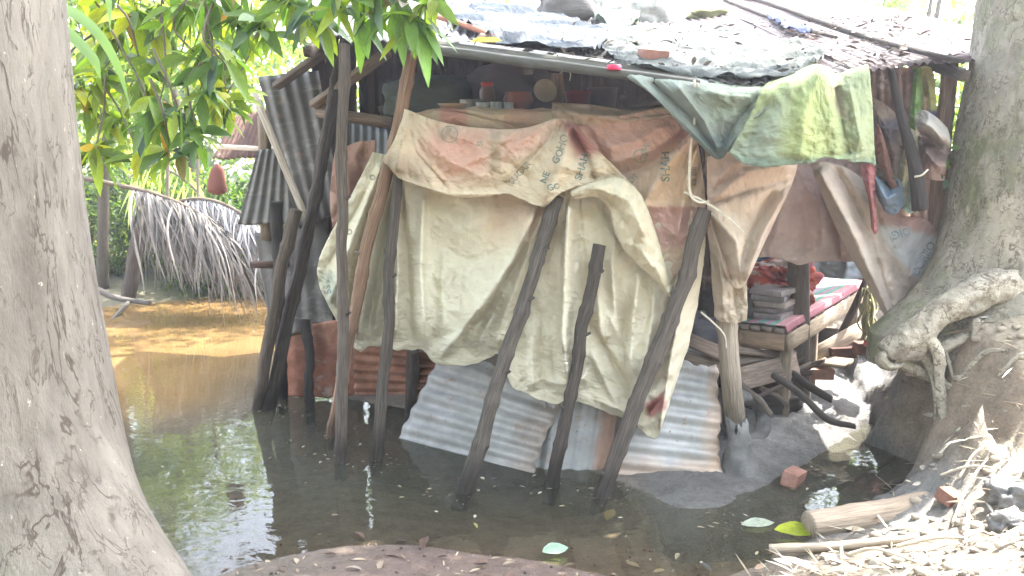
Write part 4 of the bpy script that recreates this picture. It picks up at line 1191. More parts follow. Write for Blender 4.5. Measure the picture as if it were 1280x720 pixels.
pole_part('post', [P(700, 500, 6.6) * [1, 1, 0], P(699, 300, 6.6), P(697, 138, 6.6), P(696, 92, 6.6)], [.05, .05, .048, .045], m_timber, 14, 6, 2, np.array([1.5, 1.0, .75]))
for (x, y) in [(-1.45, 8.8), (.2, 9.0), (1.7, 9.0), (2.95, 8.9)]:
    zb = float(hgt(x, y)) - .2
    pole_part('post', [(x, y, zb), (x + .02, y, 1.6), (x, y, float(roof_z(x, y)) - .06)], [.06, .055, .05], m_darkwood, 12, x)
for a_, Y in [(1183, 6.1), (1140, 7.6)]:
    q = P(a_, 130, Y); pole_part('post', [q * [1, 1, 0] + [0, 0, float(hgt(q[0], q[1])) - .1], q * [1, 1, 0] + [0, 0, 1.6], [q[0], q[1], float(roof_z(q[0], q[1])) - .03]], [.06, .055, .055], m_timber, 12, a_, 3, np.array([1.1, .85, .7]))
# beams, rafters, shelf
for pts, r, mt, nm, c in [([P(398, 140, 6.75), P(490, 154, 6.6)], (.09, .07), m_timber, 'beam', (1.1, .95, .8)), ([P(392, 132, 6.7), P(484, 66, 6.3)], (.085, .05), m_timber, 'rafter', (.9, .8, .7)),
                          ([P(345, 108, 6.9), P(405, 66, 6.5)], (.07, .05), m_darkwood, 'rafter', (1.2, 1.1, 1)), ([P(330, 145, 7.2), P(334, 300, 7.2)], (.09, .09), m_timber, 'post', (1.1, 1, .85)),
                          ([P(498, 152, 6.3), P(880, 138, 6.1)], (.07, .06), m_darkwood, 'shelf_beam', (1.5, 1.2, 1)), ([P(415, 150, 7.2), P(418, 320, 7.2)], (.08, .06), m_darkwood, 'post', (1.2, 1.1, 1))]:
    g = Geo(); plank(g, pts[0], pts[1], r[0], r[1], (0, .4, 1) if abs(pts[0][2] - pts[1][2]) < .5 else (0, 1, 0), np.array(c), .006, r[0] * 31); mk(nm, g, mt, sh)
for k in range(5):
    a_ = P(545, 146, 6.15 + .17 * k); b_ = P(872, 133, 5.95 + .17 * k); a_[2] = P(545, 146, 6.15)[2]; b_[2] = P(872, 133, 5.95)[2]
    g = Geo(); plank(g, a_, b_, .155, .025, (0, 0, 1), np.array([1, .9, .8]), .005, k); mk('shelf_board', g, m_darkwood, sh)
g = Geo()
for xx in (-1.3, .1, 1.5, 2.9):
    plank(g, (xx, 5.6, float(roof_z(xx, 5.6)) - .06), (xx, 9.1, float(roof_z(xx, 9.1)) - .06), .06, .07, (0, 0, 1), None, .01, xx)
mk('rafters', g, m_darkwood, sh)
# back and side walls, colour darkened to put the interior shade in
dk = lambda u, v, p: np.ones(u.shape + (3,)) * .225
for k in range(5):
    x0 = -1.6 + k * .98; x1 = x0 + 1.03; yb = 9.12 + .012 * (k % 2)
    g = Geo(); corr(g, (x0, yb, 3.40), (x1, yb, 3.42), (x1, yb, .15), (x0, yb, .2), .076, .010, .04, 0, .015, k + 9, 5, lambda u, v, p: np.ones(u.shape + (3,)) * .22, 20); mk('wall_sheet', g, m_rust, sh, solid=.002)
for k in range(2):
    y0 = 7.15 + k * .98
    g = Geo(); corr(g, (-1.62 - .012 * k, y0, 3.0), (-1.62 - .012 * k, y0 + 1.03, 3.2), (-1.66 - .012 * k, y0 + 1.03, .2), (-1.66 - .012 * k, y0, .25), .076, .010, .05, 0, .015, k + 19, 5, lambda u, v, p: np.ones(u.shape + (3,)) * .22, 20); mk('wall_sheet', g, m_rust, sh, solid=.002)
g = Geo(); corr(g, P(436, 152, 7.1), P(500, 165, 6.95), P(500, 330, 6.95), P(436, 330, 7.1), .076, .010, .03, 0, .01, 33, 6, lambda u, v, p: np.ones(u.shape + (3,)) * np.array([.62, .66, .72])); mk('wall_sheet', g, m_zinc, sh, solid=.002)

for k, (a_, b_, Y) in enumerate([(1072, 1120, 7.9), (1116, 1164, 7.88)]):  # sheets added to close a bright gap, standing in for dark interior
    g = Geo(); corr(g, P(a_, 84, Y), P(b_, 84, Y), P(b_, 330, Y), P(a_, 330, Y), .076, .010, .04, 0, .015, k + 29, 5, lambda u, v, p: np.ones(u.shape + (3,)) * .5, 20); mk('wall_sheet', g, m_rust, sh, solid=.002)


def RP(px, py, lift=0.0):
    """point on the roof seen at (px,py)"""
    ys = np.linspace(5.1, 14.0, 180)
    q = P(np.full(180, px), np.full(180, py), ys)
    d = q[:, 2] - roof_z(q[:, 0], q[:, 1]) - lift
    s = np.where(d < 0)[0]
    return q[s[0]] if len(s) else q[-1]


def on_roof(l, lift=.04):
    return [(a, b, RP(a, b, lift)[1]) for a, b in l]


# loose sheets and panels about the left corner
A1 = tag(mk('zinc_sheet', corr(Geo(), P(322, 96, 7.0), P(398, 88, 6.95), P(428, 268, 6.85), P(374, 286, 6.9), .10, .013, .03, 0, .012, 41, 9, lambda u, v, p: np.ones(u.shape + (3,)) * np.array([.40, .375, .36])), m_zinc, solid=.002),
         'tall grey zinc sheet slanting beneath the mango leaves with a pale batten along it', 'zinc sheet', 'zinc sheets of the shack')
tag(mk('zinc_sheet', corr(Geo(), P(322, 188, 7.12), P(378, 180, 7.08), P(392, 284, 7.05), P(297, 282, 7.15), .076, .010, .02, .05, .01, 43, 9, lambda u, v, p: np.ones(u.shape + (3,)) * np.array([.50, .48, .46])), m_zinc, solid=.002),
    'lighter zinc sheet with upright ridges just behind the slanting one, its left edge cut slantwise', 'zinc sheet', 'zinc sheets of the shack')
tag(mk('batten', plank(Geo(), P(317, 116, 6.82), P(383, 274, 6.78), .055, .025, (0, 1, 0), np.array([2.6, 2.6, 2.6]), .004, 8), m_timber), 'whitish batten nailed down the slanting zinc sheet', 'batten')
lr = thing('lean_to_roof', 'rusted lean-to roof with ridges showing at the left end of the shack', 'lean-to roof', P(300, 200, 8.4) * [1, 1, 0])
g = Geo(); corr(g, P(292, 146, 8.9), P(350, 132, 8.2), P(338, 198, 7.7), P(264, 200, 8.3), .09, .012, .03, 0, .012, 47, 8, lambda u, v, p: np.ones(u.shape + (3,)) * np.array([.38, .35, .36])); mk('sheet', g, m_rust, lr, solid=.002)
g = Geo(); plank(g, P(266, 183, 8.15), P(332, 186, 7.65), .05, .045, (0, 0, 1), np.array([2.2, 2.2, 2.1]), .006, 2); mk('batten', g, m_timber, lr)
tag(mk('weathered_panel', corr(Geo(), P(318, 292, 7.25), P(408, 270, 7.1), P(416, 418, 7.0), P(340, 424, 7.15), .15, .006, .10, .05, .03, 51, 9, lambda u, v, p: (np.ones(u.shape + (3,)) * np.array([.30, .28, .27]))), m_zinc, solid=.006),
    'dark weathered panel behind the crossed dark poles at the left corner', 'panel')
tag(mk('rusty_sheet', corr(Geo(), P(348, 412, 7.15), P(446, 395, 6.95), P(448, 500, 6.9), P(350, 500, 7.1), .2, .008, .06, .04, .035, 53, 9, lambda u, v, p: np.ones(u.shape + (3,)) * (np.array([1.3, .95, .85]) + 1.4 * sstep(.5, 0, v)[..., None] * np.array([.5, .6, .65]))), m_rust, solid=.003),
    'crumpled rust streaked sheet standing in the pond at the left corner', 'rusty sheet', 'rusty sheets at the waterline')
tag(mk('rusty_sheet', corr(Geo(), P(443, 494, 6.75), P(443, 430, 6.8), P(566, 446, 6.6), P(545, 492, 6.55), .07, .012, .04, 0, .02, 55, 9, lambda u, v, p: np.ones(u.shape + (3,)) * np.array([1.15, .95, .85])), m_rust, solid=.003),
    'orange rusty corrugated sheet lying along the water below the cream tarpaulin', 'rusty sheet', 'rusty sheets at the waterline')
# sheets at the foot of the front


def s_col(rx, ry, base=(1, 1, 1), rust=(.62, .36, .24)):
    def f(u, v, p):
        n = fbm(np.stack([u * 6, v * 6, 0 * u + rx], -1), 4)
        w = np.clip(rx * sstep(.72, 1.0, v + .35 * (n - .5)) + ry * sstep(.28, .0, u + .35 * (n - .5)), 0, 1)[..., None]
        return np.array(base) * (1 - w) + np.array(rust) * w
    return f


tag(mk('zinc_sheet', corr(Geo(), P(497, 549, 6.05), P(556, 430, 6.25), P(708, 486, 5.66), P(668, 592, 5.36), .125, .012, .05, .07, .02, 61, 9, s_col(.6, 0, (.95, .94, .92), (.70, .50, .38))), m_zinc, solid=.002),
    'long grey zinc sheet with level ridges dipping into the water under the tarpaulin', 'zinc sheet', 'zinc sheets of the shack')
tag(mk('zinc_sheet', corr(Geo(), P(686, 470, 5.72), P(778, 480, 5.62), P(756, 614, 5.36), P(666, 594, 5.45), .11, .011, .05, 0, .02, 63, 9, lambda u, v, p: (np.array([1.05, 1.05, 1.05]) * (1 - .9 * sstep(.70, .86, u + .12 * n1(v * 5, 2))[..., None] * np.array([.2, .55, .7])))), m_zinc, solid=.002),
    'small zinc sheet with upright ridges and a rusty edge between two leaning poles', 'zinc sheet', 'zinc sheets of the shack')
tag(mk('zinc_sheet', corr(Geo(), P(764, 592, 5.33), P(846, 440, 5.72), P(899, 452, 5.72), P(910, 608, 5.28), .12, .011, .07, .12, .03, 65, 9, s_col(.9, .75, (1.1, 1.1, 1.1), (1.35, .98, .74))), m_zinc, solid=.002),
    'pale zinc sheet with ragged rusty lower edge against the corner post', 'zinc sheet', 'zinc sheets of the shack')

# leaning poles
PG = 'poles leaning on the shack front'


def lean(label, pts, rads, seed, knots=5, col=None, n=14, mat=m_pole, rough=.13, stubs=()):
    w = []
    for q in pts:
        w.append(P(*q) if q[2] > 1 else G(*q))
    d = nrm(w[-1] - w[-2]); w[-1] = w[-1] + d * .12
    c = catmull(w, 40); f = np.linspace(0, 1, 40); e = np.sin(f * np.pi)
    c[:, 0] += .045 * e * n1(f * 3.1, seed) * 2; c[:, 1] += .03 * e * n1(f * 3.1, seed + 30) * 2
    c[:, 0] += .010 * e * n1(f * 11, seed + 3) * 2
    gg = tube(Geo(), c, np.interp(np.linspace(0, 1, 9), np.linspace(0, 1, len(rads)), rads), n, 90, rough * 1.5, 5, seed, col, .015, knots)
    V0 = np.concatenate(gg.V); soak = sstep(.30, .06, V0[:, 2] + .12 * n1(V0[:, 0] * 30 + V0[:, 1] * 20, seed))
    gg.C = [np.concatenate(gg.C) * (1 - .6 * soak[:, None])]
    o = tag(mk('leaning_pole', gg, mat), label, 'pole', PG)
    for f in stubs:
        g = Geo(); i = int(f * 39); a = RNG.random() * 6
        q = c[i]; dd = nrm(np.array([.8 * (1 if a > 3 else -1), -.5, .5])); r = np.interp(f, [0, 1], [rads[0], rads[-1]])
        tube(g, [q + dd * r * .6, q + dd * (r + .035)], [.014, .009], 8, 6, .1, 5, seed, jag=.006); mk('knot', g, mat, o)
    return o


lean('straight upright grey pole passing in front of the brown leaning one at the left', [(431, 55, 5.78), (428, 200, 5.72), (428, 380, 5.65), (426, 577, 0)], [.037, .036, .037, .042], 1, 6, np.array([1.35, 1.25, 1.2]), stubs=(.45, .7))
lean('reddish brown pole leaning from the eave down behind the upright grey one', [(515, 66, 5.85), (495, 170, 5.8), (462, 300, 5.78), (437, 430, 5.85), (414, 545, 0)], [.043, .042, .044, .042, .04], 2, 7, np.array([1.35, 1.0, .8]), mat=m_timber, stubs=(.3, .55))
lean('pole with a dark upper end standing beside the cream tarpaulin edge', [(498, 210, 5.72), (490, 330, 5.70), (480, 450, 5.66), (470, 574, 0)], [.034, .037, .04, .042], 3, 6, np.array([1.0, .96, .94]), stubs=(.4,))
lean('thick knotty pole leaning mid front, its top tucked under the red printed sheet', [(696, 246, 5.50), (662, 350, 5.36), (625, 480, 5.2), (580, 614, 0)], [.046, .045, .047, .052], 4, 7, np.array([.95, .92, .9]), stubs=(.25, .42, .66, .85))
lean('shortest leaning pole with a blunt dark top, second from the right', [(750, 306, 5.42), (735, 380, 5.36), (715, 480, 5.25), (690, 607, 0)], [.043, .041, .040, .042], 5, 6, np.array([.7, .66, .64]), stubs=(.2, .5, .75))
lean('thick grey pole tied to the corner post by twine and leaning down to the left', [(881, 262, 5.38), (848, 365, 5.30), (803, 490, 5.16), (752, 620, 0)], [.047, .05, .049, .046], 6, 7, np.array([1.0, .95, .92]), stubs=(.35, .6, .9))
lean('long dark thick pole crossing behind the brownish one at the far left corner', [(432, 48, 6.55), (408, 180, 6.6), (376, 330, 6.65), (336, 512, 0)], [.044, .048, .051, .053], 7, 4, np.array([.62, .58, .56]), 16, rough=.2)
lean('brownish shorter pole in front of the dark crossing one at the far left corner', [(370, 262, 6.5), (350, 350, 6.52), (322, 512, 0)], [.046, .048, .05], 8, 3, np.array([1.0, .88, .78]), 16, rough=.18)
lean('blackened short stake with a blunt top left of the crossed poles', [(346, 252, 6.9), (347, 330, 6.9), (350, 430, 6.9), (352, 500, 0)], [.05, .045, .045, .045], 9, 2, np.array([.35, .33, .33]), rough=.25)
lean('thin dark prop standing in the water beneath the crossed poles', [(382, 400, 7.0), (387, 512, 0)], [.04, .038], 10, 2, np.array([.4, .38, .38]))
lean('thin pale stake under the tarpaulin hem above the orange rusty sheet', [(518, 440, 6.35), (512, 520, 0)], [.035, .033], 11, 2, np.array([.7, .66, .64]))
# flotsam bit at the left corner
tag(mk('iron_offcut', plank(Geo(), P(316, 330, 7.0), P(358, 332, 6.95), .11, .05, (0, 0, 1), np.array([.9, .6, .5]), .012, 3), m_darkwood), 'short rusty offcut stuck out left of the crossed poles', 'offcut')
# ------------------------------------------------------------------ hung tarpaulins
TG = 'tarpaulins hung on the shack'
cream, tan, pink, grn = (.88, .80, .63), (.80, .67, .49), (.74, .40, .32), (.50, .54, .42)
# big cream sheet
A = cloth('tarpaulin', [
    [(498, 205, 5.92), (560, 208, 5.86), (640, 210, 5.78), (700, 212, 5.70), (760, 215, 5.66), (820, 240, 5.60), (880, 262, 5.56)],
    [(494, 280, 5.90), (560, 285, 5.83), (640, 288, 5.75), (700, 286, 5.62), (765, 300, 5.60), (825, 318, 5.55), (882, 300, 5.52)],
    [(487, 350, 5.87), (550, 360, 5.80), (620, 364, 5.72), (692, 368, 5.58), (757, 388, 5.54), (817, 398, 5.48), (876, 356, 5.48)],
    [(480, 402, 5.85), (538, 414, 5.78), (606, 418, 5.70), (676, 440, 5.52), (748, 456, 5.47), (815, 468, 5.40), (862, 425, 5.44)],
    [(474, 428, 5.84), (492, 438, 5.82), (526, 438, 5.80), (544, 454, 5.76), (580, 458, 5.72), (612, 447, 5.68), (624, 444, 5.62), (641, 484, 5.56), (660, 492, 5.50), (690, 505, 5.45), (714, 500, 5.42), (756, 514, 5.40), (790, 526, 5.36), (802, 540, 5.33), (820, 548, 5.31), (836, 508, 5.35)]],
    m_tarp, cream, folds=[
    ([(672, 258), (640, 325), (600, 385), (548, 448)], 7, .085, .12), ([(682, 256), (655, 330), (628, 400), (622, 440)], 6, .06, .15), ([(662, 300), (625, 362), (588, 425)], 9, -.045), ([(690, 260), (672, 330), (650, 400), (640, 470)], 8, -.03),
    ([(712, 240), (707, 330), (703, 420), (710, 490)], 7, .075, .12), ([(697, 330), (690, 410), (688, 490)], 9, -.035), ([(728, 262), (733, 330), (738, 420)], 9, -.05, .1), ([(720, 300), (728, 380), (722, 470)], 6, .03),
    ([(503, 225), (512, 330), (518, 432)], 6, -.055, .1), ([(492, 235), (497, 330), (492, 430)], 6, .045, .1), ([(528, 235), (526, 340), (532, 436)], 9, .04, .1), ([(478, 330), (484, 400), (480, 430)], 5, -.04),
    ([(535, 300), (590, 328), (650, 300)], 13, -.025), ([(540, 250), (575, 290), (640, 262)], 10, .022), ([(545, 385), (590, 392), (640, 352)], 14, .03), ([(525, 430), (560, 418), (605, 400), (640, 370)], 7, -.03), ([(560, 232), (590, 260), (585, 300)], 6, .02), ([(615, 250), (605, 290), (625, 310)], 6, .022),
    ([(738, 235), (760, 290), (795, 345)], 10, -.055, .1), ([(775, 250), (765, 330), (770, 410)], 8, .04), ([(800, 335), (792, 400), (788, 470)], 9, .045), ([(872, 300), (852, 380), (836, 460), (824, 540)], 7, .075, .08), ([(858, 300), (832, 400), (808, 490)], 8, -.05, .1), ([(838, 350), (820, 420), (805, 470)], 7, .03),
    ([(740, 400), (765, 445), (792, 490), (812, 530)], 6, -.055, .1), ([(735, 430), (755, 475), (780, 520)], 7, .05), ([(752, 380), (780, 430), (806, 500)], 7, .035), ([(660, 470), (700, 480), (745, 470)], 9, .03), ([(650, 430), (680, 450), (720, 440)], 7, -.02), ([(745, 500), (775, 512), (806, 535)], 5, .03, .1),
    ([(556, 300), (552, 370), (558, 440)], 6, .03), ([(580, 330), (574, 400), (584, 450)], 7, -.03), ([(648, 330), (612, 400), (590, 445)], 5, .035), ([(742, 300), (748, 370), (752, 430)], 6, .04), ([(785, 360), (778, 430), (790, 500)], 6, -.04), ([(815, 400), (806, 450), (800, 510)], 5, .035), ([(668, 400), (664, 450), (668, 490)], 6, .035), ([(680, 380), (676, 440), (680, 495)], 5, -.03),
    ([(808, 520), (826, 500), (838, 470)], 4, -.05, .1), ([(700, 495), (730, 470), (750, 430)], 5, .025)],
    regions=[([(495, 270), (690, 300), (720, 400), (690, 470), (480, 430)], (.86, .82, .67), 60, .6), ([(600, 215), (700, 215), (680, 290), (610, 300)], (.80, .58, .42), 26, .6), ([(700, 420), (830, 430), (820, 545), (640, 490)], (.86, .80, .65), 40, .8),
             ([(850, 270), (880, 290), (850, 400), (825, 500), (835, 380)], (.80, .68, .54), 14, .7), ([(806, 505), (830, 490), (832, 510), (812, 524)], (.50, .18, .17), 4, .9), ([(540, 400), (620, 430), (560, 455), (520, 440)], (.86, .83, .69), 20, .7)],
    wr=.011, wf=.028, rag=4, seed=1, pleats=[
    ([(674, 254), (642, 325), (602, 385), (550, 450)], 34, 4, .13, 1), ([(684, 256), (660, 330), (634, 410), (628, 440)], 14, 3, .07, 1), ([(711, 238), (706, 330), (702, 420), (711, 492)], 30, 4, .12, -1), ([(726, 246), (733, 330), (742, 430)], 16, 3, .07, -1),
    ([(505, 222), (514, 330), (519, 434)], 22, 3, .08, -1), ([(492, 225), (498, 330), (494, 430)], 10, 2.5, .06, 1), ([(532, 235), (527, 330), (534, 438)], 18, 3, .05, 1), ([(740, 238), (762, 290), (798, 350)], 18, 4, .09, 1), ([(798, 338), (790, 410), (786, 480)], 20, 4, .08, -1), ([(873, 292), (853, 380), (836, 470), (823, 542)], 18, 3, .09, 1), ([(742, 400), (766, 446), (794, 492), (813, 532)], 20, 3.5, .10, -1),
    ([(640, 300), (620, 360), (586, 400)], 24, 5, .05, 1), ([(765, 320), (768, 380), (776, 430)], 16, 4, .05, 1), ([(820, 330), (814, 400), (805, 470)], 14, 3, .06, -1), ([(660, 420), (656, 460), (664, 490)], 16, 4, .05, -1)], stretch=(1, .75))
tag(A, 'large cream green tarpaulin covering the shack front, its hem over the lower zinc sheets', 'tarpaulin', TG)
# right upper sheet with printed letters
Dd = cloth('tarpaulin', [
    [(700, 154, 5.74), (742, 150, 5.72), (790, 142, 5.66), (832, 136, 5.64), (866, 160, 5.60)],
    [(730, 198, 5.70), (768, 196, 5.68), (806, 192, 5.64), (845, 190, 5.61), (876, 200, 5.58)],
    [(760, 250, 5.66), (790, 256, 5.62), (822, 260, 5.59), (852, 262, 5.57), (882, 262, 5.55)],
    [(790, 300, 5.60), (815, 305, 5.57), (838, 306, 5.55), (858, 306, 5.53), (876, 300, 5.53)],
    [(815, 340, 5.56), (832, 345, 5.54), (842, 345, 5.53), (852, 338, 5.52), (866, 325, 5.52)]],
    m_tarp, (.80, .61, .44), folds=[([(870, 165), (835, 205), (796, 268)], 6, .06, .08), ([(862, 160), (815, 205), (768, 222)], 7, -.045, .1), ([(850, 150), (790, 178), (735, 190)], 8, .035), ([(872, 180), (856, 230), (846, 300)], 5, .04, .1), ([(876, 195), (866, 240), (862, 290)], 4, -.035, .1), ([(780, 256), (820, 258), (880, 258)], 3.5, .03, .1, 1.2), ([(830, 280), (850, 300), (866, 290)], 6, .025), ([(735, 155), (770, 215), (765, 240)], 8, -.04)],
    regions=[([(700, 140), (870, 140), (876, 182), (835, 182), (818, 200), (770, 235), (728, 200)], (.74, .44, .36), 12, .85), ([(808, 258), (886, 258), (876, 308), (815, 310)], (.74, .46, .41), 5, .85), ([(750, 200), (815, 195), (790, 250), (760, 245)], (.56, .40, .29), 14, .7)],
    wr=.010, rag=3, seed=2, pleats=[([(868, 163), (834, 206), (797, 268)], 24, 3.5, .08, -1), ([(862, 158), (812, 190), (756, 206)], 20, 4, .06, 1), ([(872, 180), (857, 230), (848, 300)], 12, 3, .05, -1), ([(735, 152), (770, 215), (768, 245)], 22, 4, .06, -1)])
tag(Dd, 'orange tan sheet lettered SHAH upright above a pink band', 'tarpaulin', TG)
# front folded sack sheet
B = cloth('tarpaulin', [
    [(506, 136, 5.80), (550, 152, 5.76), (600, 160, 5.72), (655, 160, 5.68), (695, 148, 5.66), (716, 150, 5.66)],
    [(494, 172, 5.74), (545, 185, 5.70), (600, 190, 5.66), (660, 188, 5.60), (705, 182, 5.58), (745, 186, 5.58)],
    [(480, 198, 5.70), (535, 214, 5.66), (597, 220, 5.62), (662, 226, 5.54), (712, 214, 5.50), (772, 212, 5.52)],
    [(482, 206, 5.68), (502, 224, 5.66), (540, 239, 5.64), (590, 247, 5.60), (632, 243, 5.56), (674, 258, 5.46), (700, 242, 5.43), (725, 232, 5.44), (760, 226, 5.47), (795, 236, 5.50)]],
    m_tarp, tan, folds=[([(700, 152), (672, 190), (625, 235)], 6, -.055, .08), ([(690, 150), (640, 185), (590, 235)], 9, .03), ([(710, 155), (700, 200), (678, 255)], 7, .05, .1), ([(712, 160), (735, 195), (745, 228)], 6, -.045, .1), ([(720, 160), (760, 200), (790, 232)], 6, .04, .1), ([(508, 142), (520, 190), (560, 235)], 8, -.05, .08), ([(505, 150), (500, 190), (494, 215)], 6, .04, .1), ([(520, 160), (560, 200), (620, 230)], 10, .03), ([(545, 165), (600, 178), (660, 170)], 9, .025), ([(600, 195), (640, 205), (672, 235)], 6, -.025), ([(500, 224), (560, 243), (632, 243), (674, 258), (720, 234)], 3.5, .025, .03, 1.2), ([(690, 205), (730, 215), (760, 205)], 6, .03)],
    regions=[([(535, 158), (612, 162), (612, 218), (560, 226), (528, 190)], pink, 20, .8), ([(626, 165), (692, 152), (668, 190), (626, 205)], pink, 16, .75), ([(700, 150), (722, 152), (752, 190), (720, 196)], (.47, .17, .15), 8, .9), ([(545, 160), (575, 158), (572, 178), (548, 176)], (.40, .34, .26), 6, .55),
             ([(480, 190), (530, 205), (540, 240), (480, 215)], (.50, .38, .29), 14, .7), ([(613, 162), (626, 165), (626, 215), (613, 218)], (.56, .42, .30), 3, .9)],
    wr=.011, rag=3, seed=3, pleats=[([(703, 150), (674, 192), (622, 238)], 30, 4, .09, 1), ([(712, 153), (704, 200), (680, 255)], 18, 3, .06, -1), ([(716, 155), (738, 195), (748, 228)], 16, 3, .06, -1), ([(509, 140), (522, 190), (566, 238)], 26, 4, .08, 1), ([(506, 142), (500, 185), (494, 218)], 12, 3, .05, -1), ([(650, 160), (610, 195), (560, 215)], 20, 5, .04, 1)])
tag(B, 'red and tan sack sheet with green printing folded over the top of the cream tarpaulin', 'tarpaulin', TG)
C_ = cloth('twisted_hem', [
    [(712, 238, 5.46), (742, 228, 5.42), (775, 222, 5.44), (800, 242, 5.42), (818, 285, 5.40), (832, 335, 5.38), (843, 374, 5.38)],
    [(714, 244, 5.41), (742, 236, 5.34), (770, 240, 5.33), (788, 266, 5.32), (805, 305, 5.31), (824, 345, 5.32), (841, 374, 5.36)],
    [(718, 248, 5.44), (742, 246, 5.42), (762, 262, 5.42), (768, 290, 5.42), (785, 318, 5.42), (812, 345, 5.42), (838, 374, 5.40)]],
    m_tarp, (.86, .77, .58), folds=[([(740, 234), (785, 250), (808, 300)], 5, .03, .1), ([(760, 250), (790, 285), (800, 330)], 5, -.03, .1), ([(790, 240), (800, 280), (790, 310)], 5, .03), ([(775, 300), (800, 310), (822, 345)], 4, .025), ([(725, 238), (750, 240), (770, 262)], 4, -.02)],
    wr=.016, wf=.05, rag=3, parent=B, seed=4, res=2.4)
for txt, x, y, s, an, mt, sq in [('SHAH', 832, 208, 14.5, 1.55, m_ink, 1.0)]:
    lettering(Dd, txt, x, y, s, an, mt, sq)
lettering(Dd, 'GSH', 806, 192, 12, 1.35, m_ink2); lettering(Dd, '', 800, 195, 9, 0, m_ink2, geo=ring_geo(.75, .95)); lettering(Dd, 'BE', 866, 214, 11, 1.5, m_ink2); lettering(Dd, '50', 868, 228, 9, 1.5, m_ink2); lettering(Dd, 'OS', 791, 224, 10, .7, m_ink2)
lettering(B, 'SHAH', 727, 209, 13, 1.30, m_ink); lettering(B, 'HO', 704, 178, 13, 1.2, m_ink2); lettering(B, 'GO', 698, 196, 12, 1.1, m_ink); lettering(B, 'NE', 682, 222, 12, 1.2, m_ink); lettering(B, 'GO', 692, 234, 10, .2, m_ink); lettering(B, 'SUGAR', 650, 216, 11, .85, m_ink2); lettering(B, 'SI', 600, 180, 10, 1.5, m_ink2); lettering(B, '', 562, 168, 11, 0, m_ink2, geo=ring_geo(.86, .96))
# bundle rolled along the top
rl = thing('rolled_tarpaulin', 'pinkish tarpaulin rolled up along the shelf edge above the folded sheet', 'tarpaulin roll', P(610, 150, 5.9), None)
g = Geo(); tube(g, [P(516, 148, 5.95), P(560, 148, 5.90), P(640, 150, 5.84), (P(720, 148, 5.80))], [.035, .072, .075, .05], 30, 130, .32, 9, 5, twist=3)
V0 = np.concatenate(g.V); px_ = 640 + FPX * V0[:, 0] / 5.87; w = (sstep(.42, .58, fbm(V0 * [5, 5, 5] + 3, 3)) * sstep(640, 560, px_) + .5 * sstep(690, 660, px_) * (px_ > 630))[:, None]
g.C = [np.array((.62, .48, .33)) * (1 - w) + np.array((.60, .31, .24)) * w]
mk('roll', g, m_tarp, rl)
o = cloth('loose_end', [[(690, 128, 5.86), (740, 131, 5.80), (790, 138, 5.76), (840, 132, 5.72), (868, 138, 5.70)], [(690, 142, 5.78), (740, 144, 5.72), (790, 148, 5.70), (835, 142, 5.66), (866, 146, 5.66)], [(692, 158, 5.76), (735, 156, 5.72), (785, 156, 5.70), (835, 146, 5.66), (866, 152, 5.66)]], m_tarp, (.62, .46, .34), folds=[([(700, 140), (780, 150), (866, 142)], 4, .03, .1), ([(700, 132), (760, 138), (800, 142)], 4, -.02)], wr=.02, wf=.05, parent=rl, seed=6, res=2.6)
# left strips
E1 = cloth('tarpaulin', [[(418, 190, 6.3), (445, 178, 6.28), (470, 175, 6.25)], [(412, 250, 6.28), (440, 250, 6.26), (466, 255, 6.22)], [(420, 310, 6.25), (440, 320, 6.22), (455, 330, 6.2)], [(424, 340, 6.24), (438, 350, 6.22), (448, 352, 6.2)]], m_tarp, (.42, .25, .20), folds=[([(430, 190), (440, 260), (436, 340)], 6, .04), ([(455, 180), (450, 260), (445, 330)], 5, -.04)], wr=.014, seed=7)
tag(E1, 'dull reddish sheet hanging between the upright pole and the brown leaning pole', 'tarpaulin', TG)
E2 = cloth('tarpaulin', [[(466, 190, 5.98), (486, 195, 5.96), (508, 210, 5.94)], [(436, 250, 6.0), (466, 265, 5.96), (502, 280, 5.92)], [(402, 315, 6.03), (440, 340, 5.97), (492, 350, 5.90)], [(398, 350, 6.04), (440, 385, 5.97), (485, 400, 5.88)], [(412, 385, 6.03), (440, 420, 5.97), (478, 430, 5.87)], [(436, 425, 6.0), (448, 438, 5.96), (462, 432, 5.9)]],
           m_tarp, (.80, .74, .58), folds=[([(478, 205), (440, 300), (412, 380)], 6, .06, .06), ([(485, 210), (452, 310), (430, 410)], 6, -.07, .06), ([(492, 215), (466, 310), (446, 425)], 5, .065, .06), ([(498, 220), (478, 310), (460, 420)], 5, -.05, .06), ([(470, 215), (430, 290), (402, 345)], 4, -.03), ([(490, 300), (476, 370), (466, 425)], 4, .04)],
           regions=[([(440, 250), (500, 270), (490, 430), (440, 430)], (.70, .67, .54), 30, .7), ([(400, 340), (420, 340), (424, 380), (408, 390)], (.38, .44, .38), 6, .6)], wr=.014, rag=8, seed=8)
tag(E2, 'narrow pleated cream sheet at the far left of the front tapering to the water', 'tarpaulin', TG)
lettering(E2, '', 466, 222, 4, 0, m_ink2, geo=ring_geo(.55, 1.0)); lettering(E2, '', 437, 290, 4, 0, m_ink2, geo=ring_geo(.55, 1.0)); lettering(E2, 'SS', 409, 362, 12, -1.4, m_ink)
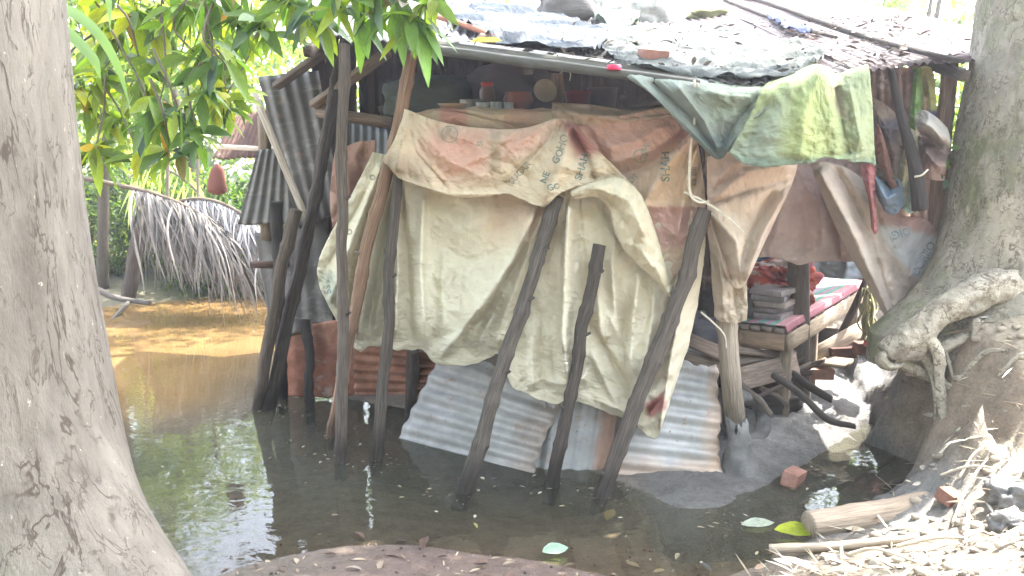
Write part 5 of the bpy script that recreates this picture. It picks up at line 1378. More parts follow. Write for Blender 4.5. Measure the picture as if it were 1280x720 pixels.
# right end
Fc = cloth('tarpaulin', [
    [(884, 196, 5.46), (915, 190, 5.44), (955, 198, 5.46), (1000, 196, 5.55)],
    [(884, 245, 5.45), (915, 250, 5.40), (950, 252, 5.42), (990, 230, 5.54)],
    [(884, 285, 5.46), (912, 302, 5.38), (945, 300, 5.42), (975, 262, 5.54)],
    [(890, 315, 5.47), (912, 336, 5.37), (938, 334, 5.40), (962, 290, 5.52)],
    [(904, 340, 5.44), (916, 358, 5.37), (930, 358, 5.39), (944, 325, 5.48)]],
    m_tarpthin, (.78, .63, .52), folds=[([(886, 252), (930, 215), (990, 205)], 7, .035, .1), ([(886, 258), (935, 240), (985, 225)], 6, -.03, .1), ([(886, 262), (920, 300), (925, 350)], 7, .05, .1), ([(888, 270), (905, 320), (914, 352)], 5, -.05, .1), ([(985, 235), (955, 290), (930, 352)], 6, .05, .1), ([(970, 240), (940, 290), (922, 350)], 6, -.04, .1), ([(888, 235), (915, 205), (945, 200)], 5, .03), ([(886, 244), (912, 225), (935, 215)], 4, -.025)],
    regions=[([(884, 270), (960, 280), (930, 360), (890, 320)], (.68, .58, .46), 24, .8), ([(884, 190), (960, 190), (930, 230), (884, 250)], (.72, .53, .44), 20, .7)], wr=.008, wf=.05, seed=9, rag=2, pleats=[([(886, 252), (930, 216), (995, 203)], 14, 3, .05, 1), ([(886, 260), (936, 243), (988, 226)], 14, 3, .05, 1), ([(887, 264), (920, 305), (926, 352)], 18, 3, .07, -1), ([(888, 272), (903, 320), (913, 352)], 10, 2.5, .05, 1), ([(988, 232), (958, 288), (932, 352)], 16, 3, .07, 1)])
tag(Fc, 'thin tan tarpaulin tied at the corner post and sagging to a point', 'tarpaulin', TG)
Gc = cloth('tarpaulin', [[(884, 285, 5.50), (905, 300, 5.45), (930, 330, 5.44)], [(888, 330, 5.49), (908, 340, 5.44), (934, 350, 5.45)], [(892, 375, 5.48), (912, 380, 5.44), (934, 380, 5.47)], [(893, 396, 5.48), (914, 404, 5.45), (934, 402, 5.47)]], m_tarpthin, (.66, .56, .44), folds=[([(895, 300), (902, 350), (905, 400)], 4, .03), ([(915, 320), (918, 360), (920, 400)], 4, -.03)], wr=.012, wf=.06, seed=10, rag=5, res=2.5)
tag(Gc, 'pale torn tail of cloth wrapped round the corner post below the tan tarpaulin', 'tarpaulin', TG)
Hc = cloth('tarpaulin', [[(935, 195, 6.1), (1000, 195, 6.05), (1060, 195, 6.1), (1110, 195, 6.2)], [(935, 260, 6.1), (1000, 258, 6.02), (1060, 262, 6.06), (1110, 265, 6.2)], [(930, 324, 6.1), (960, 320, 6.06), (1000, 330, 6.0), (1040, 326, 6.02), (1070, 328, 6.1), (1110, 320, 6.2)]],
           m_tarpthin, (.70, .55, .52), folds=[([(985, 225), (975, 270), (960, 320)], 8, .04), ([(1000, 240), (1010, 280), (1000, 328)], 8, -.035), ([(1030, 220), (1048, 270), (1052, 325)], 7, -.05, .1), ([(1018, 225), (1028, 280), (1030, 325)], 6, .04)], regions=[([(930, 300), (1110, 300), (1110, 340), (930, 340)], (.64, .53, .48), 14, .7)], wr=.012, seed=11, rag=4)
tag(Hc, 'dusty mauve sheet hanging level behind, above the striped bench', 'tarpaulin', TG)
Ic = cloth('tarpaulin', [
    [(1012, 205, 5.82), (1030, 250, 5.80), (1055, 305, 5.80), (1088, 362, 5.80), (1114, 410, 5.85)],
    [(1034, 203, 5.76), (1058, 262, 5.70), (1082, 312, 5.68), (1106, 365, 5.72), (1124, 407, 5.80)],
    [(1062, 212, 5.84), (1088, 265, 5.80), (1110, 305, 5.82), (1128, 350, 5.86), (1138, 385, 5.92)],
    [(1090, 235, 5.95), (1112, 272, 5.94), (1132, 300, 5.98), (1148, 330, 6.0), (1152, 362, 6.0)],
    [(1092, 250, 6.0), (1125, 268, 6.02), (1160, 276, 6.04), (1176, 300, 6.06), (1170, 330, 6.06)]],
    m_tarpthin, (.70, .60, .52), folds=[([(1022, 210), (1060, 280), (1115, 400)], 9, .06, .06), ([(1045, 210), (1085, 290), (1120, 400)], 7, -.07, .06), ([(1060, 215), (1100, 285), (1125, 360)], 6, .03), ([(1075, 225), (1095, 270), (1130, 330)], 5, -.04), ([(1095, 250), (1103, 300), (1130, 360)], 6, -.05), ([(1085, 240), (1092, 275)], 4, .03)],
    regions=[([(1096, 280), (1176, 292), (1168, 325), (1150, 352), (1120, 320)], (.66, .66, .66), 6, .95), ([(1090, 240), (1180, 268), (1178, 298), (1100, 278)], (.62, .40, .37), 6, .85), ([(1098, 290), (1120, 320), (1150, 360), (1130, 370), (1100, 320)], (.46, .37, .31), 7, .8)], wr=.010, seed=12, rag=3)
tag(Ic, 'broad flap with faded blue lettering drawn down to the mossy trunk at the right', 'tarpaulin', TG)
lettering(Ic, 'OIG', 1126, 291, 14, 3.45, m_inkblue); lettering(Ic, 'COREO', 1154, 324, 14, 1.05, m_inkblue)
# eave flaps
Kc = cloth('tarpaulin', [on_roof([(788, 79), (830, 84), (876, 88), (930, 91), (985, 90)]), [(776, 90, 5.26), (822, 98, 5.20), (872, 106, 5.16), (930, 116, 5.14), (985, 114, 5.16)], [(815, 118, 5.22), (850, 124, 5.14), (880, 132, 5.12), (925, 138, 5.10), (966, 132, 5.12)], [(846, 150, 5.22), (868, 156, 5.14), (890, 162, 5.12), (918, 160, 5.10), (946, 152, 5.12)], [(872, 178, 5.22), (884, 184, 5.17), (896, 188, 5.16), (908, 184, 5.14), (922, 176, 5.14)], [(892, 197, 5.22), (896, 199, 5.20), (900, 199, 5.20), (905, 196, 5.18), (909, 190, 5.17)]],
           m_tarpthin, (.33, .37, .32), folds=[([(790, 95), (850, 150), (896, 196)], 6, .045, .08), ([(812, 100), (862, 145), (898, 194)], 5, -.045, .08), ([(845, 105), (880, 150), (900, 192)], 5, .035, .08), ([(980, 116), (930, 160), (903, 194)], 6, .05, .08), ([(950, 118), (915, 160), (900, 192)], 6, -.035, .08), ([(880, 112), (905, 120), (945, 122)], 5, .02)],
           regions=[([(776, 88), (840, 100), (900, 200), (840, 160)], (.40, .46, .43), 12, .7), ([(860, 170), (920, 170), (905, 205), (885, 200)], (.20, .28, .28), 8, .7), ([(880, 105), (985, 112), (940, 150), (890, 150)], (.37, .43, .30), 14, .6)], wr=.010, wf=.05, seed=13, rag=1)
tag(Kc, 'thin grey green tarpaulin gathered from the eave to a point at the corner post', 'tarpaulin', TG)
Jc = cloth('tarpaulin', [on_roof([(966, 98), (990, 92), (1006, 84), (1024, 80), (1046, 92), (1064, 86), (1085, 80)]), [(952, 112, 5.10), (982, 102, 5.10), (1004, 92, 5.14), (1024, 87, 5.18), (1044, 108, 5.20), (1064, 98, 5.24), (1087, 88, 5.28)], [(935, 148, 5.02), (968, 142, 4.98), (1000, 138, 4.99), (1026, 138, 5.03), (1048, 146, 5.08), (1068, 140, 5.14), (1090, 134, 5.20)], [(918, 178, 5.0), (955, 178, 4.95), (998, 178, 4.96), (1030, 178, 5.0), (1054, 180, 5.06), (1074, 176, 5.12), (1092, 172, 5.20)], [(911, 191, 5.0), (928, 203, 4.97), (960, 208, 4.95), (1000, 206, 4.96), (1028, 199, 5.0), (1056, 200, 5.06), (1076, 204, 5.12), (1094, 206, 5.20)]],
           m_tarpthin, (.42, .48, .24), folds=[([(1024, 88), (1005, 140), (1000, 200)], 9, .03, .06), ([(1024, 90), (1040, 140), (1048, 195)], 9, .02, .06), ([(1044, 108), (1052, 150), (1062, 196)], 7, -.04, .06), ([(1060, 100), (1070, 150), (1080, 200)], 6, .03), ([(965, 118), (945, 160), (930, 200)], 10, -.03)],
           regions=[([(905, 180), (985, 120), (975, 215), (900, 215)], (.36, .41, .35), 22, .8), ([(1046, 95), (1098, 80), (1098, 210), (1060, 210)], (.40, .45, .30), 12, .7), ([(1036, 100), (1052, 112), (1060, 150), (1044, 140)], (.34, .26, .20), 8, .7), ([(990, 120), (1030, 110), (1030, 190), (985, 190)], (.48, .55, .24), 20, .7), ([(905, 196), (1100, 198), (1100, 212), (905, 212)], (.20, .31, .27), 5, .6)], wr=.011, wf=.06, seed=14, rag=5)
tag(Jc, 'lime green crinkled tarpaulin flap hanging over the eave above the tan one', 'tarpaulin', TG)

# rags and clothes hung at the right end
RG = 'rags hung at the right end of the shack'
for nm, lab, rows, c, fo, regs in [
    ('hung_cloth', 'yellow green cloth strip hanging nearest the trunk under the roof edge', [[(1148, 84, 6.0), (1158, 82, 5.98), (1166, 86, 6.0)], [(1156, 115, 5.98), (1164, 113, 5.95), (1170, 115, 5.98)], [(1160, 148, 5.98), (1166, 149, 5.95), (1172, 147, 5.98)]], (.52, .50, .20), [([(1158, 84), (1166, 146)], 4, .03)], [([(1158, 138), (1176, 138), (1176, 155), (1158, 155)], (.12, .13, .25), 3)]),
    ('hung_cloth', 'bright green cloth strip behind the slanting dark pole', [[(1142, 84, 5.92), (1148, 84, 5.9), (1152, 86, 5.92)], [(1138, 125, 5.92), (1147, 122, 5.88), (1153, 128, 5.92)], [(1136, 160, 5.92), (1144, 165, 5.88), (1150, 150, 5.92)]], (.22, .36, .12), [([(1147, 86), (1142, 160)], 4, .03)], []),
    ('hung_cloth', 'pale pink cloth hung under the roof edge left of the green strip', [[(1124, 86, 5.98), (1134, 84, 5.96), (1144, 86, 5.98)], [(1130, 120, 5.98), (1138, 118, 5.95), (1146, 116, 5.98)], [(1122, 152, 6.0), (1132, 158, 5.96), (1140, 140, 5.98)]], (.46, .30, .27), [([(1134, 86), (1132, 150)], 5, .03)], []),
    ('hung_cloth', 'brown rag drooping behind the lime green flap', [[(1086, 120, 5.9), (1106, 130, 5.88), (1128, 150, 5.92)], [(1086, 160, 5.9), (1108, 172, 5.84), (1132, 176, 5.92)], [(1090, 205, 5.92), (1112, 212, 5.86), (1128, 200, 5.94)], [(1100, 240, 5.95), (1114, 240, 5.9), (1124, 225, 5.96)]], (.27, .20, .16), [([(1088, 128), (1108, 160), (1130, 165)], 6, .05), ([(1090, 145), (1106, 185), (1112, 235)], 5, -.05), ([(1100, 150), (1118, 190), (1118, 230)], 5, .045)], [([(1086, 150), (1130, 150), (1120, 180), (1092, 175)], (.10, .09, .10), 7)]),
    ('hung_cloth', 'cream cloth strip crossing behind the slanting dark pole', [[(1138, 160, 5.86), (1146, 165, 5.84), (1150, 175, 5.86)], [(1126, 200, 5.86), (1136, 205, 5.82), (1146, 210, 5.86)], [(1118, 240, 5.88), (1128, 246, 5.84), (1138, 244, 5.88)]], (.50, .46, .30), [([(1142, 165), (1132, 205), (1126, 242)], 4, .035)], []),
    ('hung_cloth', 'blue cloth sagging like a bowl behind the red one', [[(1090, 212, 5.78), (1102, 226, 5.74), (1118, 222, 5.76), (1128, 228, 5.8)], [(1094, 238, 5.74), (1106, 246, 5.68), (1122, 246, 5.72), (1130, 244, 5.8)], [(1104, 262, 5.76), (1112, 268, 5.72), (1122, 266, 5.74), (1130, 256, 5.8)]], (.20, .26, .34), [([(1092, 220), (1108, 250), (1128, 236)], 6, .06), ([(1096, 216), (1112, 236), (1124, 228)], 5, -.06)], []),
    ('hung_cloth', 'pale turquoise cloth hanging below the cream strip', [[(1136, 190, 5.9), (1146, 190, 5.88), (1152, 195, 5.9)], [(1130, 230, 5.88), (1142, 234, 5.84), (1152, 232, 5.88)], [(1128, 262, 5.88), (1138, 268, 5.85), (1148, 262, 5.88)]], (.34, .45, .40), [([(1144, 192), (1138, 265)], 4, .04)], []),
    ('hung_cloth', 'narrow red cloth hanging just below the lime green flap', [[(1076, 206, 5.70), (1086, 205, 5.66), (1094, 207, 5.68)], [(1080, 230, 5.70), (1088, 232, 5.65), (1094, 236, 5.68)], [(1086, 250, 5.72), (1091, 262, 5.66), (1095, 264, 5.68)], [(1089, 285, 5.72), (1094, 294, 5.67), (1098, 288, 5.68)]], (.42, .17, .17), [([(1084, 206), (1090, 260), (1094, 300)], 3, .025)], []),
    ('hung_cloth', 'maroon torn rag hanging between the red cloth and the blue one', [[(1094, 150, 5.8), (1100, 160, 5.78), (1106, 175, 5.8)], [(1096, 195, 5.8), (1106, 205, 5.76), (1116, 215, 5.8)], [(1106, 225, 5.8), (1116, 240, 5.77), (1124, 246, 5.8)]], (.30, .16, .13), [([(1098, 155), (1108, 205), (1118, 242)], 4, .03)], []),
    ('cloth_bundle', 'greyish white cloth bundle poking out by the trunk', [[(1146, 142, 5.72), (1156, 138, 5.68), (1172, 148, 5.66), (1184, 160, 5.7)], [(1146, 158, 5.66), (1160, 156, 5.56), (1176, 168, 5.56), (1188, 176, 5.62)], [(1150, 166, 5.70), (1162, 176, 5.62), (1178, 190, 5.62), (1186, 192, 5.68)]], (.42, .38, .34), [([(1148, 150), (1166, 160), (1184, 182)], 5, .05), ([(1150, 160), (1168, 174), (1180, 188)], 4, -.05)], [([(1150, 160), (1190, 185), (1186, 200), (1150, 175)], (.20, .16, .15), 5)]),
    ('cloth_bundle', 'dark bundled rag stuffed under the whitish one beside the trunk', [[(1148, 170, 5.80), (1164, 176, 5.74), (1182, 188, 5.78)], [(1148, 195, 5.74), (1166, 198, 5.66), (1184, 206, 5.72)], [(1152, 222, 5.80), (1166, 226, 5.74), (1180, 226, 5.78)]], (.20, .14, .13), [([(1150, 180), (1166, 200), (1180, 215)], 6, .06)], [([(1158, 208), (1182, 205), (1182, 230), (1155, 230)], (.50, .36, .33), 7)])]:
    tag(cloth(nm, rows, m_rag, c, fo, regs, wr=.016, wf=.10, seed=len(lab), res=1.4, nrand=14, rag=3), lab, 'cloth', RG)
tag(mk('dark_pole', tube(Geo(), [P(1113, 84, 5.62), P(1128, 150, 5.58), P(1143, 205, 5.56), P(1151, 262, 5.56)], [.022, .03, .042, .052], 12, 40, .15, 5, 71, np.array([.35, .34, .36])), m_pole), 'dark slanting pole among the hung rags beside the trunk', 'pole')
tag(mk('twine', tube(Geo(), [P(1143, 221, 5.50), P(1152, 219, 5.48), P(1160, 212, 5.50)], [.006, .006], 6, 16), m_cord), 'short white tie round the dark slanting pole', 'twine', 'bits of twine')
g = Geo()
tube(g, [P(868, 100, 5.12), P(869, 140, 5.15), P(863, 190, 5.22), P(862, 238, 5.28), P(872, 252, 5.27), P(886, 252, 5.27)], [.008, .008, .009, .009, .008, .008], 7, 60, .2, 20, 1)
tube(g, [P(872, 104, 5.12), P(874, 130, 5.16), P(866, 165, 5.20)], [.007, .007, .006], 7, 30, .2, 20, 2)
tube(g, [P(856, 240, 5.30), P(880, 252, 5.28), P(905, 268, 5.26), P(930, 290, 5.28)], [.008, .008, .007, .005], 7, 40, .2, 20, 3)
tag(mk('twine', g, m_cord), 'white twine hanging from the eave and tying the thick pole to the corner', 'twine', 'bits of twine')
tag(mk('twine', tube(Geo(), [P(876, 390, 5.45), P(890, 402, 5.42), P(905, 418, 5.42), P(908, 435, 5.44)], [.006, .006, .005, .004], 7, 30), m_cord), 'loose white twine trailing across the corner post below the cloth', 'twine', 'bits of twine')
# ------------------------------------------------------------------ things on the roof
def roof_cloth(nm, label, cat, rows, mat, base, amp=.03, fr=(9, 3), seed=1.0, nu=90, nv=50, group=None, stripes=None):
    rw = [np.array([RP(a, b, .03) for a, b in r]) for r in rows]
    a = np.stack([catmull(r, nu) for r in rw]); q = np.stack([catmull(a[:, i], nv) for i in range(nu)], 1)
    x, y = q[..., 0], q[..., 1]
    z = roof_z(x.ravel(), y.ravel()).reshape(x.shape) + .03
    n = fbm(np.stack([x * fr[1] + y * 1.2, y * fr[0] - x * 1.4, 0 * x + seed], -1), 4, True)
    z = z + amp * np.clip((n - .45) * 2.4, 0, 2) + amp * .3 * fbm(np.stack([x * 20, y * 30, 0 * x + seed], -1), 2)
    C = np.tile(np.array(base, float), x.shape + (1,))
    if stripes is not None:
        s = sstep(.5, .62, fbm(np.stack([x * 2 + y * 3, y * 6 - x * 2, 0 * x + seed + 4], -1), 3))[..., None]
        C = C * (1 - s) + np.array(stripes) * s
    g = Geo().add(np.stack([x, y, z], -1).reshape(-1, 3), grid_faces(nu, nv), np.stack(np.meshgrid(np.linspace(0, 1, nu), np.linspace(0, 1, nv)), -1).reshape(-1, 2), C.reshape(-1, 3))
    return tag(mk(nm, g, mat, solid=.003), label, cat, group)


SG = 'plastic sheets spread on the roof'
roof_cloth('plastic_sheet', 'crumpled blue striped plastic sheet near the left end of the roof', 'plastic sheet', [[(556, 16), (600, 12), (650, 17), (700, 26), (735, 36)], [(566, 28), (612, 30), (662, 36), (712, 45), (760, 55)], [(592, 44), (622, 56), (660, 62), (700, 68), (740, 74)]], m_tarpthin, (.11, .125, .145), .06, (3.2, 1.3), 2, 110, 70, SG, (.035, .052, .08))
roof_cloth('plastic_sheet', 'pale littered plastic sheet in the middle of the roof above the grey green flap', 'plastic sheet', [[(742, 38), (800, 36), (870, 40), (950, 50), (1010, 58)], [(745, 58), (800, 60), (870, 66), (950, 74), (1030, 74)], [(772, 84), (820, 94), (872, 100), (940, 106), (990, 104)]], m_tarpthin, (.14, .155, .15), .045, (9, 2.5), 5, 130, 70, SG, (.08, .095, .095))
roof_cloth('plastic_sheet', 'greenish white plastic sheet crumpled between the stones on the roof', 'plastic sheet', [[(742, 12), (765, 8), (800, 10)], [(742, 26), (768, 28), (800, 30)], [(746, 38), (770, 40), (796, 40)]], m_tarpthin, (.16, .19, .17), .10, (4, 2.2), 7, 50, 40, SG, (.17, .23, .20))
roof_cloth('plastic_sheet', 'dark blue strip of plastic lying along the roof seam near the long black pole', 'plastic sheet', [[(958, 22), (985, 34), (1015, 44)], [(962, 28), (985, 39), (1012, 46)], [(966, 31), (985, 43), (1010, 48)]], m_tarpthin, (.07, .10, .24), .05, (9, 4), 9, 40, 16, SG, (.16, .18, .30))
for lab, (a, b), r, sd_, m_ in [('dark grey brown lumpy sack holding the roof down left of the pale stone', (706, 26), (.27, .17, .19), 3, 'rag'), ('big pale stone weighing down the roof', (804, 30), (.26, .18, .17), 5, 'stone'), ('smaller pinkish stone between the sack and the pale stone on the roof', (745, 22), (.13, .12, .13), 8, 'stone')]:
    q = RP(a, b)
    g = rock(Geo(), q + [0, .05, r[2] * .6], r, sd_, 26, .5, col=np.array((.17, .155, .145)))
    tag(mk('sack' if m_ == 'rag' else 'roof_stone', g, m_rag if m_ == 'rag' else m_stone), lab, 'sack' if m_ == 'rag' else 'stone', None if m_ == 'rag' else 'stones on the roof')
tag(mk('ball', rock(Geo(), RP(793, 38) + [0, 0, .05], .042, 2, 16, .05, col=np.array((.42, .44, .08))), m_plastic), 'small yellow green fruit lying by the pale stone on the roof', 'fruit')
q = RP(816, 80, .03); tag(mk('broken_brick', brick(Geo(), q + [0, 0, .045], (.19, .11, .09), .3, .1, 2, np.array((1.1, .85, .8))), m_brick), 'broken reddish brick lying on the roof above the grey green flap', 'brick', 'loose bricks')
q = RP(767, 88, .035); lathe_g = lathe(Geo(), q + [0, -.02, 0], [(.0, .0), (.040, .0), (.043, .006), (.043, .026), (.040, .030), (.034, .030), (.032, .016), (0, .016)], 28, np.array((.62, .015, .09)))
tag(mk('bottle_cap', lathe_g, m_plastic), 'bright crimson plastic lid on the eave edge', 'lid')
q = [RP(a, b, .03) for a, b in [(868, -14), (945, 2), (1020, 28), (1100, 55), (1168, 73)]]
q.append(P(1204, 81, q[-1][1] - .25))
tag(mk('roof_pole', tube(Geo(), [p + [0, 0, .02] for p in q], [.024, .023, .021, .02, .018, .016], 10, 80, .12, 5, 8, np.array([.5, .46, .45])), m_pole), 'long thin dark pole lying slantwise down the right side of the roof', 'pole')
q = [RP(a, b, .03) for a, b in [(905, 2), (950, 20), (1000, 38), (1045, 50)]]
tag(mk('roof_pole', tube(Geo(), [p + [0, 0, .02] for p in q], [.02, .02, .018, .014], 9, 50, .15, 5, 9, np.array([.6, .58, .58])), m_pole), 'shorter grey pole on the roof just left of the long dark one', 'pole')
q = [RP(a, b, .04) for a, b in [(541, 24), (570, 33), (600, 44), (618, 52)]]
tag(mk('roof_stick', tube(Geo(), [p + [0, 0, .03] for p in q], [.02, .022, .024, .02], 9, 40, .2, 5, 10, np.array([1.6, .7, .5])), m_timber), 'reddish stick on the left end of the roof', 'stick')
tag(mk('roof_board', plank(Geo(), RP(598, 46, .05), RP(622, 50, .05), .09, .02, (0, -.5, .8), np.array([.8, .65, .55]), .01, 4), m_timber), 'short brown board beside the reddish stick on the roof', 'board')
g = Geo(); q = RP(588, 52, .05)
leaves(g, [q, q + [.05, .02, 0]], [[1, .1, 0], [.9, -.3, 0]], [[0, -.6, 1]] * 2, .17, .09, 0, np.array([(.50, .36, .03), (.48, .38, .06)]), 6)
tag(mk('yellow_leaf', g, m_dryleaf), 'yellow dead leaves lying on the pale eave strip', 'leaf', 'fallen leaves')
q = RP(884, 20, .02); tag(mk('moss_clump', rock(Geo(), q + [0, 0, .02], (.17, .10, .06), 4, 20, .8, col=np.array((.17, .17, .07))), m_dryleaf), 'small mossy clump of dead leaves high on the roof right of the pale stone', 'leaf clump')
# litter blown over the roof
g = Geo(); n = 1500
a = np.concatenate([RNG.uniform(690, 1120, 1000), RNG.uniform(530, 1190, 500)]); f0 = np.array([fe(x)[1] for x in a])
y = f0 + RNG.random(n) ** 1.3 * 2.6 + .14
x = (a - 640) / FPX * y * 1.0 / CP * .985
B_ = np.stack([x, y, roof_z(x, y) + .035 + .03 * RNG.random(n)], -1)
an = RNG.random(n) * 6.283
D = np.stack([np.cos(an), np.sin(an), .25 * RNG.normal(size=n)], -1)
ls = RNG.uniform(.02, .10, n)
leaves(g, B_, D, RNG.normal(size=(n, 3)) * .5 + [0, 0, 1], ls, ls * RNG.uniform(.1, .45, n), 0.05, leafcols(n, [(.08, .065, .052), (.13, .105, .09), (.05, .042, .036), (.17, .145, .125)]), 4)
tag(mk('roof_litter', g, m_dryleaf, base=(.8, 7, 2.7)), 'dead leaves and twigs littering the roof', 'leaf litter', kind='stuff')

# ------------------------------------------------------------------ on the shelf inside
SHG = 'jars and tins on the shelf'
zs = P(545, 146, 6.15)[2] + .03
zs2 = P(872, 133, 5.95)[2] + .03


def shelf(px, Y):
    q = P(px, 140, Y); f = (px - 545) / 327.; q[2] = zs * (1 - f) + zs2 * f
    return q


def vessel(nm, lab, px, Y, prof, col, lid=None, mat=None, dz=0.0):
    q = shelf(px, Y) + [0, 0, dz]
    o = thing(nm, lab, nm.split('_')[-1], q, SHG)
    mk('body', lathe(Geo(), q, prof, 26, np.array(col)), mat or m_plastic, o)
    if lid: mk('lid', lathe(Geo(), q, lid[0], 24, np.array(lid[1])), m_plastic, o)
    return o


J = lambda r, h: [(0, .0), (r * .95, 0), (r, .01), (r, h * .72), (r * .75, h * .85), (r * .72, h * .9), (0, h * .9)]
LJ = lambda r, h: [(0, h * .9), (r * .8, h * .88), (r * .82, h), (r * .7, h * 1.03), (0, h * 1.03)]
T_ = lambda r, h: [(0, 0), (r, 0), (r * 1.02, .004), (r, .01), (r, h - .01), (r * 1.03, h - .004), (r, h), (r * .9, h - .004), (0, h - .006)]
vessel('glass_jar', 'tall brown jar with a bright red lid standing on the shelf', 609, 6.32, J(.055, .20), (.16, .09, .07), (LJ(.055, .20), (.55, .05, .04)))
vessel('tin_can', 'pale banded tin left of the red lidded jar', 588, 6.25, T_(.075, .085), (.85, .8, .78), None, m_tin)
vessel('tin_can', 'small tin in front of the red lidded jar', 604, 6.08, T_(.05, .055), (1.1, 1.05, 1), None, m_tin)
vessel('tin_can', 'bright dented tin between the jar and the reddish pot', 620, 6.2, T_(.045, .06), (1.2, 1.2, 1.2), None, m_tin)
vessel('cooking_pot', 'reddish brown round pot on the shelf left of the pale plate', 648, 6.34, [(0, 0), (.06, 0), (.10, .04), (.11, .08), (.095, .12), (.10, .13), (.085, .13), (0, .11)], (.34, .09, .06))
vessel('tin_can', 'small white topped tin in front of the reddish pot', 636, 6.1, T_(.035, .05), (1.3, 1.3, 1.3), None, m_tin)
vessel('plastic_bowl', 'shallow brown bowl at the left end of the shelf over the rolled tarpaulin', 566, 5.98, [(0, 0), (.06, .0), (.10, .045), (.105, .05), (.095, .047), (.055, .012), (0, .012)], (.34, .24, .17))
vessel('plastic_tub', 'dull red tub on the shelf right of the brown post', 722, 6.4, [(0, 0), (.08, 0), (.10, .12), (.108, .125), (.095, .125), (.078, .012), (0, .012)], (.34, .05, .06))
vessel('plastic_tub', 'mauve grey tub at the right end of the shelf', 752, 6.45, [(0, 0), (.10, 0), (.115, .14), (.122, .145), (.11, .145), (.095, .012), (0, .012)], (.16, .11, .14))
q = shelf(681, 6.34) + [0, 0, .13]
tag(mk('plate', lathe(Geo(), q, [(0, 0), (.05, 0), (.082, .016), (.085, .02), (.08, .022), (.048, .006), (0, .006)], 32, np.array((.62, .52, .40)), axis=(.15, -1, .25)), m_plastic), 'round pale plate propped on edge beside the brown post', 'plate', SHG)
q = shelf(640, 6.85); tag(mk('sack', rock(Geo(), q + [0, 0, .13], (.36, .2, .25), 6, 24, .35, col=np.array((.19, .15, .17))), m_rag), 'large dim mauve sack behind the jars on the shelf', 'sack')
q = shelf(540, 6.7); tag(mk('sack', rock(Geo(), q + [0, 0, .1], (.32, .2, .19), 9, 24, .5, col=np.array((.10, .12, .10))), m_rag), 'dark greenish sack at the left end of the shelf behind the bowl', 'sack')
tag(mk('shelf_plank', plank(Geo(), P(788, 138, 5.98), P(846, 116, 5.92), .10, .03, (0, -.3, 1), np.array([1.5, 1.15, 1.0]), .01, 6), m_darkwood), 'loose brown plank slanting up at the right end of the shelf', 'plank')
tag(mk('wire_hook', tube(Geo(), [P(700, 92, 6.3), P(708, 86, 6.25), P(713, 92, 6.25), P(712, 101, 6.26)], [.004, .004], 6, 20), m_cord), 'thin pale wire loop hanging above the brown post', 'wire')

# ------------------------------------------------------------------ bench and stores under the right end
zb = .84
A_, B_, C_b = G(981, 409, zb), G(921, 403, zb), G(1077, 353, zb)
w2 = B_ - A_; L2 = C_b - A_; D_b = B_ + L2
wdir, ldir = nrm(w2), nrm(L2); wid, lng = np.linalg.norm(w2), np.linalg.norm(L2)
bn = thing('bench', 'rough wooden bench carrying a striped mat under the right end of the shack', 'bench', [*(A_ + .5 * w2 + .5 * L2)[:2], .35])
nb = 4
for k in range(nb):
    f = (k + .5) / nb; g = Geo(); plank(g, A_ + w2 * f + [0, 0, -.03], C_b + w2 * f + [0, 0, -.03], wid / nb - .012, .035, (0, 0, 1), None, .004, k); mk('top_board', g, m_timber, bn)
g = Geo(); plank(g, A_ + wdir * -.02 + ldir * .03 + [0, 0, -.125], C_b + wdir * -.02 + [0, 0, -.125], .04, .14, (0, 0, 1), np.array([1.5, 1.4, 1.2]), .004, 3); mk('side_rail', g, m_timber, bn)
g = Geo(); plank(g, A_ + ldir * .02 + [0, 0, -.12], B_ + ldir * .02 + [0, 0, -.12], .04, .13, (0, 0, 1), np.array([1.2, 1.0, .8]), .004, 4); mk('end_rail', g, m_timber, bn)
for f, s in [(.06, .06), (.94, .06), (.06, .94), (.94, .94), (.34, .04)]:
    q = A_ + L2 * f + w2 * s; g = Geo(); plank(g, q * [1, 1, 0] + [0, 0, float(hgt(q[0], q[1])) - .05], q + [0, 0, -.06], .085, .06, tuple(ldir), np.array([1.4, 1.3, 1.15]), .006, f * 7); mk('leg', g, m_timber, bn)
# striped mat
nu, nv = 60, 120
u, v = np.meshgrid(np.linspace(-.05, 1.03, nu), np.linspace(.0, 1.02, nv))
pos = A_ + w2 * u[..., None] + L2 * v[..., None] + np.array([0, 0, 1.0]) * (.006 + .010 * fbm(np.stack([u * 4, v * 12, 0 * u], -1), 3) - .05 * sstep(0, -.05, u) ** 1)[..., None]
st = np.array([(.56, .30, .33), (.56, .30, .33), (.16, .36, .26), (.34, .22, .30), (.14, .34, .26), (.36, .30, .36), (.52, .26, .30), (.15, .32, .26), (.40, .20, .25)])
idx = np.clip(((u + .05) / 1.08 * 9).astype(int), 0, 8)
Cc = st[idx]; ed = ((u < .0))[..., None]; Cc = np.where(ed, np.array((.36, .14, .17)), Cc)
tag(mk('striped_mat', Geo().add(pos.reshape(-1, 3), grid_faces(nu, nv), np.stack([u, v * 3], -1).reshape(-1, 2), Cc.reshape(-1, 3)), m_rag, solid=.004), 'pink and green striped mat spread over the bench', 'mat')
